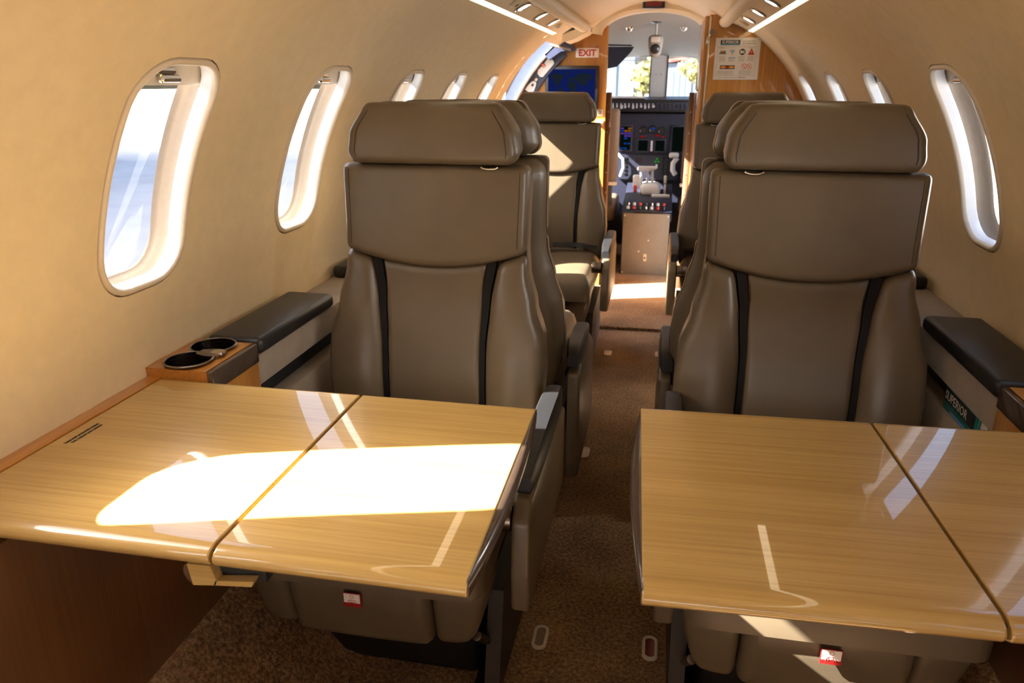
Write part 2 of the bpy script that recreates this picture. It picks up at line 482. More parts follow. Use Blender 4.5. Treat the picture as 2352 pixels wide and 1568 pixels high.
# overhead reading lamps and air nozzles along the service panels
def psu_frame(side, y):
    """point on the service panel and its axes"""
    a, b = Vector((0.421, 0, 1.3690)), Vector((0.356, 0, 1.4005))
    a.x *= side; b.x *= side
    ac = (b - a).normalized(); nrm = Vector((0, 1, 0)).cross(ac) * side
    if nrm.z > 0: nrm = -nrm
    p = (a + b) / 2; p.y = y
    return p, ac, nrm
def downlight(side, y, lab, lit=True):
    p, ac, nr = psu_frame(side, y)
    e = empty('reading_light', p); tag(e, lab, 'lamp', 'overhead reading lamps')
    ey = Vector((0, 1, 0))
    def ell(rx, ry, h): return [(ey * math.cos(t) * ry + ac * math.sin(t) * rx + nr * h) for t in [2 * math.pi * k / 24 for k in range(24)]]
    MB().rings([ell(0.031, 0.034, -0.002), ell(0.032, 0.036, 0.003), ell(0.030, 0.033, 0.0045), ell(0.028, 0.031, 0.001)]).build('rim', 'chrome', e, 60)
    MB().rings([ell(0.028, 0.031, 0.001), ell(0.018, 0.022, 0.0006)], True, False, True).build('reflector', 'chrome', e, 60)
    MB().rings([[q + ey * 0.006 for q in ell(0.022, 0.013, 0.0030)], [q + ey * 0.006 for q in ell(0.019, 0.010, 0.0045)]], True, False, True).build('bulb', 'lamp_white' if lit else 'black_plastic', e, 60)
def nozzle(side, y, lab):
    p, ac, nr = psu_frame(side, y)
    e = empty('air_nozzle', p); tag(e, lab, 'air vent', 'overhead air nozzles')
    ey = Vector((0, 1, 0))
    def ci(r, h): return [(ey * math.cos(t) + ac * math.sin(t)) * r + nr * h for t in [2 * math.pi * k / 20 for k in range(20)]]
    MB().rings([ci(0.020, -0.001), ci(0.020, 0.004), ci(0.016, 0.009), ci(0.0085, 0.010)]).build('collar', 'cream_panel', e, 40)
    MB().rings([ci(0.0085, 0.010), ci(0.007, 0.003), ci(0.006, 0.003)], True, False, True).build('outlet', 'black_plastic', e, 40)
for side in (-1, 1):
    sn = 'door side' if side < 0 else 'placard side'
    downlight(side, 2.62, 'chrome oval reading lamp overhead on the %s, nearest of three' % sn)
    downlight(side, 2.98, 'chrome oval reading lamp overhead on the %s, second of three' % sn)
    downlight(side, 3.30, 'chrome oval reading lamp overhead on the %s, nearest the bulkhead' % sn)
    nozzle(side, 2.48 if side < 0 else 2.42, 'round air nozzle overhead beside the reading lamps on the %s' % sn)
    if side > 0: nozzle(side, 3.48, 'small cream air nozzle overhead close to the safety placard bulkhead')
    else: nozzle(side, 3.46, 'small cream air nozzle overhead close to the open cabin door')

# floor: flat carpeted aisle with the sides sloping up under the ledges
mb = MB()
FP = [(-0.70, 0.26), (-0.665, 0.235), (-0.50, 0.035), (-0.44, 0.0), (-0.16, 0.0), (0, 0), (0.16, 0.0), (0.44, 0.0), (0.50, 0.035), (0.665, 0.235), (0.70, 0.26)]
mb.grid(lambda u, v: (FP[round(u * 10)][0], lerp(AFT, 3.525, v), FP[round(u * 10)][1]), 10, 20)
floor = struct(mb.build('floor', 'carpet', None, 50))
mb = MB()
mb.prism([(3.535, 0.0), (3.529, 0.006), (3.533, 0.014), (3.545, 0.017), (5.62, 0.017), (5.62, -0.02), (3.535, -0.02)], lambda a, b, d: (d, a, b), -0.75, 0.75)
o = mb.build('entry_carpet', 'carpet', None, 40); struct(rename(o, 'floor_entry'))
mb = MB(); mb.box(-0.75, 0.75, 3.50, 3.55, -0.03, -0.004); struct(mb.build('floor_seam', 'black_metal', None, 0))

# closed aft end of the cabin
mb = MB()
pr = [shell(-1, lerp(TH_LO, TH_HI, k / 12), AFT) for k in range(13)] + [(x, AFT, z) for x, z in cp[::-1]] + [shell(1, lerp(TH_HI, TH_LO, k / 12), AFT) for k in range(13)]
mb.prism([(p[0], p[2]) for p in pr], lambda a, b, d: (a, d, b), AFT - 0.03, AFT)
struct(mb.build('wall_aft', 'orange_veneer', None, 30))

# forward bulkheads (wood), clipped by the cabin curve
def curve_pts(side, z0, th1, k=18, dr=0.0):
    t0 = math.asin((z0 - ZC) / RAD)
    return [((RAD + dr) * side * math.cos(lerp(t0, th1, i / k)), ZC + (RAD + dr) * math.sin(lerp(t0, th1, i / k))) for i in range(k + 1)]
def clip_bulk(side, xin, y0, y1, name):
    pts = curve_pts(side, 0.0, math.acos(0.36 / (RAD + 0.01)), dr=0.01)
    pts += [(side * 0.32, 1.438), (side * 0.29, 1.437), (side * xin, 1.437), (side * xin, 0.0)]
    mb = MB(); mb.prism(pts, lambda a, b, d: (a, d, b), y0, y1)
    return struct(mb.build(name, 'orange_veneer', None, 30))
clip_bulk(1, 0.262, FWD_R, FWD_R + 0.025, 'wall_forward_right')
clip_bulk(-1, 0.232, BULK, BULK + 0.03, 'wall_forward_left')
# closet side facing the aisle on the placard side
mb = MB(); mb.rbox(0.240, 0.262, FWD_R + 0.004, BULK + 0.03, 0.017, 1.432, 0.003); struct(rename(mb.build('wall_aisle', 'orange_veneer', None, 30), 'wall_aisle'))
mb = MB(); mb.rbox(0.2372, 0.2396, 3.80, 4.23, 0.10, 1.30, 0.001); o = mb.build('closet_door', 'orange_veneer', None, 30)
tag(o, 'flush wooden closet door facing the aisle beside the placard bulkhead', 'cabinet door')
mb = MB()
for z in (1.26, 0.62): mb.lathe([(0.0, 0), (0.014, 0), (0.014, 0.012), (0.010, 0.016), (0.0, 0.016)], (0.252, FWD_R + 0.001, z), 'Y', 16)
# metal edge guard of the placard bulkhead
mb = MB(); mb.rbox(0.257, 0.2665, FWD_R - 0.004, FWD_R + 0.006, 0.02, 1.43, 0.002)
o = mb.build('trim_1', 'chrome', None, 40); struct(o)
e = empty('latch', (0.262, FWD_R - 0.005, 1.26)); tag(e, 'small chrome latch on the edge of the placard bulkhead', 'latch')
MB().lathe([(0.0, -0.018), (0.012, -0.016), (0.012, 0.0), (0, 0)], (0.012, 0, 0.105), 'Y', 16).build('button', 'bronze', e, 40)
MB().tube([(0.004, -0.006, 0.10), (-0.006, -0.012, 0.075), (-0.010, -0.006, 0.055)], 0.005, 8).build('lever', 'chrome', e, 40)
e = empty('door_catch', (0.245, 3.90, 1.10)); tag(e, 'chrome closet catch low on the aisle side of the placard bulkhead', 'latch')
MB().lathe([(0.0, -0.014), (0.010, -0.012), (0.012, 0.0)], (-0.004, -0.02, 0.02), 'X', 16).build('knob', 'chrome', e, 40)
MB().rbox(-0.010, -0.004, -0.05, -0.02, -0.07, 0.0, 0.004).build('plate', 'chrome', e, 40)

# cockpit entry: cream arch, dark riveted posts
mb = MB()
N = 24
def arch_in(t): a = math.pi * t; return (0.262 * math.cos(a), 1.385 + 0.112 * math.sin(a) ** 0.9 if t not in (0, 1) else 1.385)
def arch_out(t): a = math.pi * t; return (0.315 * math.cos(a), 1.395 + 0.150 * math.sin(a) ** 0.8 if t not in (0, 1) else 1.395)
for y0, y1 in ((BULK - 0.06, BULK + 0.02),):
    rows = []
    for t in [k / N for k in range(N + 1)]:
        i, q = arch_in(t), arch_out(t)
        rows.append([(i[0], y1 + 0.05, i[1] + 0.004), (i[0], y0, i[1]), ((i[0] * .7 + q[0] * .3), y0 - 0.012, (i[1] * .7 + q[1] * .3)), (q[0], y0 - 0.004, q[1]), (q[0], y1, q[1]), (i[0], y1, q[1])])
    mb.rings(rows, True)
struct(rename(mb.build('arch', 'cream_panel', None, 50), 'trim_2'))
mb = MB(); mb.rbox(-0.055, 0.055, BULK - 0.14, BULK - 0.09, 1.505, 1.545, 0.003)
o = mb.build('ceiling_sign', 'black_plastic', None, 40); tag(o, 'small dark sign box at the top of the cockpit arch', 'sign')
MB().rbox(-0.040, 0.040, -0.0015, 0.0, -0.012, 0.010, 0.0005).build('lens', 'red_lens', o, 30, (0, BULK - 0.14, 1.525))
for side, xa, xb in ((-1, -0.232, -0.205), (1, 0.213, 0.240)):
    mb = MB(); mb.rbox(xa, xb, BULK + 0.03, BULK + 0.09, 0.017, 1.10, 0.003)
    o = mb.build('door_post', 'pilot_brown', None, 30)
    tag(o, 'dark brown riveted post of the cockpit doorway on the %s side' % ('monitor' if side < 0 else 'placard'), 'post', 'cockpit door posts')
    for k in range(9):
        MB().lathe([(0.0, -0.0025), (0.005, -0.001), (0.006, 0.0)], ((xa + xb) / 2, BULK + 0.03, 0.12 + 0.11 * k), 'Y', 10).build('screw', 'bronze', o, 40)

# open cabin door: far jamb with its navy frame
fr = empty('door_1', (-0.70, BULK - 0.05, 0.72)); struct(fr)
def arc_band(r0, r1, t0, t1, y0, y1, k=20):
    mb = MB(); rows = []
    for i in range(k + 1):
        t = lerp(t0, t1, i / k); c, s_ = math.cos(t), math.sin(t)
        rows.append([(-r0 * c + 0.70, y0 - BULK + 0.05, ZC + r0 * s_ - 0.72), (-r0 * c + 0.70, y1 - BULK + 0.05, ZC + r0 * s_ - 0.72), (-r1 * c + 0.70, y1 - BULK + 0.05, ZC + r1 * s_ - 0.72), (-r1 * c + 0.70, y0 - BULK + 0.05, ZC + r1 * s_ - 0.72)])
    return mb.rings(rows, True, True, True)
arc_band(0.722, 0.86, -0.9, 0.90, BULK - 0.03, BULK - 0.006).build('door_frame', 'navy_frame', fr, 40)
arc_band(0.79, 0.80, -0.9, 0.93, BULK - 0.10, BULK - 0.03).build('door_seal', 'post_grey', fr, 40)
def plate_on_frame(t, name, poly, mat, k=0.0):
    r = 0.757; c, s_ = math.cos(t), math.sin(t)
    o_ = Vector((-r * c + 0.70, -0.0 + 0.02 - 0.004 - k, ZC + r * s_ - 0.72)); ra = Vector((-c, 0, s_)); ta = Vector((s_, 0, c))
    mb = MB(); mb.prism(poly, lambda a, b, d: tuple(o_ + ra * a + ta * b + Vector((0, d, 0))), 0.0, -0.005)
    return mb.build(name, mat, fr, 40)
def blob(rx, ry, n=16, cx_=0, cy_=0): return [(cx_ + rx * math.cos(2 * math.pi * k / n), cy_ + ry * math.sin(2 * math.pi * k / n)) for k in range(n)]
MB  # white latch fittings
plate_on_frame(0.735, 'latch_plate', [(-0.022, -0.045), (-0.010, -0.055), (0.012, -0.052), (0.022, -0.036), (0.020, -0.010), (0.004, -0.006), (0.004, 0.008), (0.020, 0.012), (0.022, 0.038), (0.012, 0.052), (-0.010, 0.055), (-0.022, 0.045)], 'white_plastic')
plate_on_frame(0.735, 'latch_pin', [(0.004, -0.006), (0.026, -0.006), (0.026, 0.006), (0.004, 0.006)], 'ink_salmon', 0.001)
plate_on_frame(0.575, 'lock_plate', [(-0.022, -0.035), (0.022, -0.035), (0.022, -0.012), (0.017, 0.012), (0.008, 0.028), (-0.008, 0.030), (-0.016, 0.016), (-0.022, -0.010)], 'white_plastic')
plate_on_frame(0.585, 'keyhole', blob(0.006, 0.008), 'black_plastic', 0.0052)
plate_on_frame(0.63, 'lock_pin', blob(0.007, 0.009), 'bezel', 0.001)
mb = MB(); mb.prism([(-0.560, 1.290), (-0.505, 1.340), (-0.445, 1.376), (-0.398, 1.322), (-0.402, 1.309), (-0.47, 1.307), (-0.535, 1.265)], lambda a, b, d: (a + 0.70, d - BULK + 0.05, b - 0.72), BULK - 0.10, BULK - 0.02)
mb.build('door_bracket', 'navy_frame', fr, 40)
mb = MB(); mb.tube([(-0.525 + .70, -0.08, 1.338 - .72), (-0.415 + .70, -0.08, 1.314 - .72)], 0.006, 8); mb.build('bracket_rod', 'liner_tan', fr, 40)
# header over the door and outer skin either side of it
mb = MB(); mb.grid(lambda u, v: shell(-1, lerp(0.905, math.acos(0.36 / RAD), v), lerp(FWD_L, BULK + 0.02, u), 0.0), 4, 8)
mb.grid(lambda u, v: shell(-1, lerp(0.905, math.acos(0.30 / (RAD + 0.06)), v), lerp(FWD_L, BULK + 0.02, u), 0.06), 4, 8)
mb.grid(lambda u, v: shell(-1, 0.905, lerp(FWD_L, BULK + 0.02, u), 0.06 * v), 4, 2)
mb.grid(lambda u, v: (lerp(-0.362, -0.295, u), lerp(3.70, BULK + 0.04, v), lerp(1.4125, 1.4325, u)), 2, 4)
struct(rename(mb.build('door_header', 'cream_panel', None, 40), 'trim_3'))
mb = MB(); mb.prism([(-0.425, 1.368), (-0.395, 1.3845), (-0.352, 1.398), (-0.300, 1.392), (-0.31, 1.380), (-0.372, 1.350), (-0.412, 1.338), (-0.428, 1.345)], lambda a, b, d: (a, d, b), 3.90, 4.12)
o = mb.build('trim_4', 'cream_panel', None, 40); struct(o)
# edge lining of the door opening at the cabin wall
mb = MB(); mb.grid(lambda u, v: shell(-1, lerp(TH_LO, 0.93, v), FWD_L + 0.002 * u, 0.10 * u), 4, 20)
struct(rename(mb.build('door_lining', 'cream_panel', None, 40), 'trim_5'))

# ------------------------------------------------------------------ side ledges
LX0, LX1, LZ = 0.674, 0.815, 0.640
def ledge(side):
    nm = 'door' if side < 0 else 'placard'
    def X(a, b): return (min(side * a, side * b), max(side * a, side * b))
    x0, x1 = X(LX0, LX1)
    e = empty('side_ledge', (side * 0.72, 1.5, 0.24)); ox, oy, oz = e.location
    tag(e, 'taupe suede side ledge along the %s side windows with recessed pockets' % nm, 'ledge', 'side ledges')
    def bx(name, a, b, y0, y1, z0, z1, mat, r=0.006):
        p, q = X(a, b); mb = MB(); mb.rbox(p - ox, q - ox, y0 - oy, y1 - oy, z0 - oz, z1 - oz, r); return mb.build(name, mat, e, 40)
    y_w = 1.262 if side < 0 else 1.300          # where the wood section by the table ends
    ye = FWD_L - 0.02 if side < 0 else FWD_R - 0.01
    bx('top', LX0, 0.798, y_w, ye, 0.575, LZ, 'suede', 0.008)
    bx('pocket_back', LX0 + 0.045, 0.765, y_w, ye, 0.42, 0.58, 'black_leather', 0.002)
    bx('lower_panel', LX0 + 0.006, 0.735, y_w, ye, 0.235, 0.518, 'suede', 0.008)
    for k, yy in enumerate((2.05, 2.75, 3.3)):
        bx('pocket_divider', LX0 + 0.008, LX0 + 0.06, yy - 0.04, yy + 0.04, 0.45, 0.60, 'suede', 0.003)
    return e
ledge(-1); ledge(1)
def table_cabinet(side):
    nm = 'door' if side < 0 else 'placard'
    yw = 1.262 if side < 0 else 1.300
    e = empty('table_cabinet', (side * 0.72, 0.6, 0.24)); ox, oy, oz = e.location
    tag(e, 'orange wood side cabinet that holds the folding table on the %s side' % nm, 'cabinet', 'table cabinets')
    def X(a, b): return (min(side * a, side * b), max(side * a, side * b))
    def bx(name, a, b, y0, y1, z0, z1, mat, r=0.004, par=e):
        p, q = X(a, b); mb = MB(); mb.rbox(p - ox, q - ox, y0 - oy, y1 - oy, z0 - oz, z1 - oz, r); return mb.build(name, mat, par, 40)
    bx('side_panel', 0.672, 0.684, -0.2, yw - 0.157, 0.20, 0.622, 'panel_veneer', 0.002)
    bx('front_panel', 0.672, 0.70, yw - 0.155, yw, 0.30, 0.628, 'orange_veneer', 0.002)
    bx('top_strip', 0.7735, 0.815, -0.2, yw - 0.155, 0.628, 0.6505, 'ledge_veneer', 0.002)
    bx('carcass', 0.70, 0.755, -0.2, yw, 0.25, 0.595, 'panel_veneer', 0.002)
    mb = MB(); xc = 0.740
    for yc in (yw - 0.120, yw - 0.040):
        ph = sorted([2 * math.pi * k / 36 for k in range(36)] + [math.atan2(u, v) % (2 * math.pi) for u in (-0.04, 0.04) for v in (0.680 - xc, 0.812 - xc)])
        rect_ = []
        for p in ph:
            c, s_ = math.cos(p), math.sin(p)
            t = min(((0.812 - xc) if c > 0 else (0.680 - xc)) / c if abs(c) > 1e-9 else 9, (0.04 if s_ > 0 else -0.04) / s_ if abs(s_) > 1e-9 else 9)
            rect_.append((t * c, t * s_))
        mb.rings([[(side * (xc + a) - ox, yc + b - oy, 0.667 - oz) for a, b in rect_], [(side * (xc + 0.0394 * math.cos(p)) - ox, yc + 0.0394 * math.sin(p) - oy, 0.667 - oz) for p in ph], [(side * (xc + 0.0394 * math.cos(p)) - ox, yc + 0.0394 * math.sin(p) - oy, 0.655 - oz) for p in ph]])
    for a, b, y0_, y1_ in ((0.680, 0.682, yw - 0.16, yw), (0.81, 0.812, yw - 0.16, yw), (0.682, 0.81, yw - 0.16, yw - 0.1595), (0.682, 0.81, yw - 0.0005, yw)):
        p_, q_ = X(a, b); mb.box(p_ - ox, q_ - ox, y0_ - oy, y1_ - oy, 0.600 - oz, 0.667 - oz)
    mb.build('cup_block', 'ledge_veneer', e, 30)
    bx('edge_trim', 0.6695, 0.681, yw - 0.160, yw + 0.001, 0.628, 0.667, 'dark_edge', 0.003)
    return e, yw
def cup_holder(side, yw):
    nm = 'door' if side < 0 else 'placard'
    e = empty('cup_holder', (side * 0.740, yw - 0.080, 0.667))
    tag(e, 'brushed bronze double cup holder set in the wood beside the %s side table' % nm, 'cup holder', 'double cup holders')
    for k, yy in enumerate((-0.040, 0.040)):
        MB().lathe([(0.0385, -0.0005), (0.0420, 0.0015), (0.0440, 0.005), (0.0432, 0.0065), (0.0412, 0.007), (0.0395, 0.0055), (0.0390, 0.0005)], (0, yy, 0), 'Z', 40).build('ring', 'bronze', e, 50)
        MB().lathe([(0.0392, 0.006), (0.0386, 0.0), (0.0375, -0.052), (0.034, -0.056), (0.001, -0.056)], (0, yy, 0), 'Z', 40).build('cup_well', 'bronze_dark', e, 50)
    mb = MB()
    mb.prism([(-0.030, -0.012), (-0.008, -0.020), (0.008, -0.020), (0.018, -0.014), (0.022, 0.0), (0.018, 0.014), (0.008, 0.020), (-0.008, 0.020), (-0.030, 0.012)], lambda a, b, d: (-side * (a + 0.026), b, d), 0.0005, 0.0065)
    mb.build('bridge', 'bronze', e, 40)
    MB().lathe([(0.012, 0.0065), (0.012, 0.0095), (0.009, 0.0105), (0.0, 0.0105)], (-side * 0.034, 0.0, 0), 'Z', 24).build('call_button', 'chrome', e, 40)
    for k in range(4):
        MB().lathe([(0.0022, 0.0065), (0.0022, 0.0085), (0.0, 0.0085)], (-side * 0.046 + side * 0.001 * k, -0.008 + 0.005 * k, -0.001), 'Z', 8).build('switch', 'chrome', e, 40)
plain('bronze_dark', (0.10, 0.085, 0.075), 0.22, metal=1.0, amp=0.05)
for side in (-1, 1):
    e, yw = table_cabinet(side); cup_holder(side, yw)
def ledge_pad(side, y0, y1, lab):
    mb = MB(); xs = sorted((side * 0.666, side * 0.786))
    mb.rbox(xs[0], xs[1], y0, y1, LZ, LZ + 0.034, 0.012, 4)
    o = mb.build('ledge_armrest', 'black_leather', None, 50); tag(o, lab, 'armrest', 'padded ledge armrests')
ledge_pad(-1, 1.268, 1.618, 'long black padded armrest on the ledge beside the cup holder, door side')
ledge_pad(-1, 1.875, 2.24, 'black padded armrest on the door side ledge behind the first seat back')
ledge_pad(-1, 2.93, 3.28, 'black padded armrest on the door side ledge next to the farthest seat')
ledge_pad(1, 1.306, 1.70, 'long black padded armrest on the placard side ledge near the teal booklet')
ledge_pad(1, 2.05, 2.43, 'black padded armrest on the placard side ledge beyond the first seat back')
ledge_pad(1, 2.95, 3.30, 'black padded armrest on the placard side ledge next to the farthest seat')
# booklet in the pocket on the placard side
bk = empty('booklet', (0.690, 1.500, 0.466)); tag(bk, 'teal booklet with a black title band in the ledge pocket on the placard side', 'booklet')
MB().rbox(-0.002, 0.003, -0.11, 0.06, 0.0, 0.118, 0.001).build('cover', 'teal', bk, 30)
MB().box(-0.0026, -0.0018, -0.095, 0.06, 0.070, 0.098).build('title_band', 'ink', bk, 0)
text_mesh('title', 'SUPERIOR', 0.026, 'paper', frame((-0.0030, 0.055, 0.075), (0, -1, 0), (0, 0, 1)), bk, sx=1.0)
MB().box(-0.0026, -0.0018, -0.060, 0.02, 0.052, 0.060).build('subtitle_band', 'ink_blue', bk, 0)
MB().rbox(0.004, 0.0055, -0.135, 0.05, 0.0, 0.112, 0.0005).build('sheet', 'paper', bk, 30)

# ------------------------------------------------------------------ folding tables
TZ, TT = 0.650, 0.026
def leaf_mesh(x0, x1, y0, y1, r_near, bow=0.0, bow_side=0):
    """slab with bull-nosed near and far edges, optional bowed aisle edge"""
    prof = []
    n = 7
    for k in range(n + 1):                      # near edge, from under to top
        a = -math.pi / 2 + math.pi * k / n
        prof.append((y0 + TT / 2 * r_near - math.cos(a) * TT / 2 * r_near, TZ - TT / 2 + math.sin(a) * TT / 2))
    ye = y0 + TT / 2 * r_near
    prof += [(ye + 0.004, TZ), (ye + 0.012, TZ), (y1 - 0.012, TZ), (y1 - 0.008, TZ)]
    for k in range(n + 1):
        a = math.pi / 2 - math.pi * k / n
        prof.append((y1 - 0.004 + math.cos(a) * 0.004, TZ - TT / 2 + math.sin(a) * TT / 2))
    mb = MB()
    mb.rings([[(x, y, z) for y, z in prof] for x in (x0, x0 + 0.0015, x0 + 0.003, x0 + 0.006, x1 - 0.006, x1 - 0.003, x1 - 0.0015, x1)], True, True, True)
    # slight arris on the ends
    m = len(prof)
    for k in list(range(m)) + list(range(7 * m, 8 * m)):
        x, y, z = mb.v[k]; mb.v[k] = (x, lerp(y, (y0 + y1) / 2, 0.004), TZ - TT / 2 + (z - TZ + TT / 2) * 0.90)
    return mb
def table(side, xw, xf, xa, y0, y1, lab):
    e = empty('folding_table', (side * (abs(xw) + abs(xa)) / 2, (y0 + y1) / 2, TZ))
    tag(e, lab, 'table', 'folding tables')
    inv = -Vector(e.location)
    def done(mb, name, mat, par=e, sm=40):
        mb.v = [tuple(Vector(p) + inv) for p in mb.v]; return mb.build(name, mat, par, sm)
    a, b = sorted((xw, xf - 0.0022 * (1 if xf > xw else -1)))
    done(leaf_mesh(a, b, y0, y1, 1.5), 'table_leaf', 'table_veneer')
    a, b = sorted((xf + 0.0022 * (1 if xf > xw else -1), xa))
    done(leaf_mesh(a, b, y0, y1, 1.5), 'table_leaf', 'table_veneer')
    # dark strip in the fold and bowed dark edge at the aisle
    mb = MB(); mb.box(xf - 0.0024, xf + 0.0024, y0 + 0.012, y1 - 0.006, TZ - TT + 0.002, TZ - 0.007); done(mb, 'hinge_strip', 'dark_edge')
    d = 1 if xa > xf else -1
    mb = MB(); N = 16; rows = []
    for k in range(N + 1):
        t = k / N; y = lerp(y0 + 0.006, y1, t); bw = 0.013 * math.sin(math.pi * t) ** 0.8 + 0.0015
        rows.append([(xa - d * 0.0005, y, TZ - 0.0015), (xa + d * bw * 0.55, y, TZ - 0.003), (xa + d * bw, y, TZ - 0.011), (xa + d * bw * 0.8, y, TZ - 0.022), (xa - d * 0.0005, y, TZ - 0.025)])
    mb.rings(rows, True, True, True); done(mb, 'edge_trim', 'dark_edge', e, 60)
    # support arm below
    mb = MB(); mb.rbox(*sorted((xf - d * 0.30, xa - d * 0.05)), (y0 + y1) / 2 + 0.05, (y0 + y1) / 2 + 0.085, TZ - TT - 0.022, TZ - TT, 0.004); done(mb, 'support_arm', 'black_metal')
    return e
t_l = table(-1, -0.7695, -0.3895, -0.0895, 0.640, 1.100, 'glossy light wood folding table with a bright sun patch and printed warning')
t_r = table(1, 0.7695, 0.4405, 0.0855, 0.676, 1.148, 'glossy light wood folding table without writing, nearer the placard side')
t_r.rotation_euler = (0, 0, math.radians(2.0))
inv = -Vector(t_l.location)
# printed warning beside the wall on the left table
mt = frame(Vector((-0.7545, 0.8447, TZ + 0.0002)) + inv, (0, 1, 0), (-1, 0, 0))
text_mesh('warning_text', 'TABLE MUST BE STOWED DURING', 0.0056, 'ink', frame(Vector((-0.7455, 0.842, TZ + 0.0002)) + inv, (0, 1, 0), (-1, 0, 0)), t_l, sx=0.80, bold=0.00025)
text_mesh('warning_text', 'TAXI, TAKEOFF AND LANDING', 0.0056, 'ink', frame(Vector((-0.7375, 0.846, TZ + 0.0002)) + inv, (0, 1, 0), (-1, 0, 0)), t_l, sx=0.80, bold=0.00025)
# latch bracket below the fold
lt = empty('release_latch', (-0.395, 0.65, 0.612)); lt.parent = t_l; lt.location = Vector((-0.395, 0.652, 0.604)) + inv
poly = [(-0.034, 0.016), (-0.004, 0.017), (0.002, -0.003), (0.052, 0.004), (0.052, 0.0), (0.046, -0.005), (-0.030, -0.013)]
MB().prism([(-0.034, 0.016), (-0.004, 0.017), (0.002, -0.003), (-0.001, -0.0095), (-0.030, -0.013)], lambda a, b, d: (a, d, b), 0.0, 0.05).build('grip', 'table_veneer', lt, 30)
MB().prism([(0.0, -0.0032), (0.050, 0.003), (0.046, -0.005), (-0.003, -0.0095)], lambda a, b, d: (a, d, b), 0.0, 0.012).build('grip_bar', 'table_veneer', lt, 30)
MB().prism([(-0.034, 0.016), (-0.030, -0.013), (-0.038, -0.006), (-0.041, 0.004), (-0.039, 0.012)], lambda a, b, d: (a, d, b), 0.001, 0.049).build('end_cap', 'chrome', lt, 50)
MB().box(-0.004, 0.058, 0.013, 0.05, -0.006, 0.0195).build('recess', 'black_metal', lt, 0)

# ------------------------------------------------------------------ seats
SW = [(0.36, 0.225), (0.46, 0.246), (0.54, 0.251), (0.61, 0.246), (0.69, 0.224), (0.76, 0.207), (0.81, 0.203), (0.99, 0.206)]
def sw(z): return interp(z, SW)
def lean(z): return 0.105 * (z - 0.45)
ZT = 0.986
def swoop(x): return 0.768 + 0.034 * min(1.0, (abs(x) / 0.20) ** 2)
XS = [(0.40, 0.113), (0.60, 0.113), (0.70, 0.119), (0.80, 0.131)]
def sx_(z): return interp(z, XS)
def sw_half(z): return interp(z, [(0.40, 0.0040), (0.6, 0.0044), (0.8, 0.0085)])
def copy_tree(o, parent=None):
    c = o.copy(); COL.objects.link(c)
    if parent is not None: c.parent = parent
    for ch in o.children: copy_tree(ch, c)
    return c
def face(x, z):
    """front surface of the back cushions"""
    lum = 0.012 * math.exp(-((z - 0.56) / 0.12) ** 2)
    side = 0.020 * interp(abs(x), [(0.10, 0), (0.17, 1.0), (0.24, 0.55)]) * interp(z, [(0.45, 1.0), (0.66, 0.9), (0.80, 0.2)])
    return lean(z) - lum - side
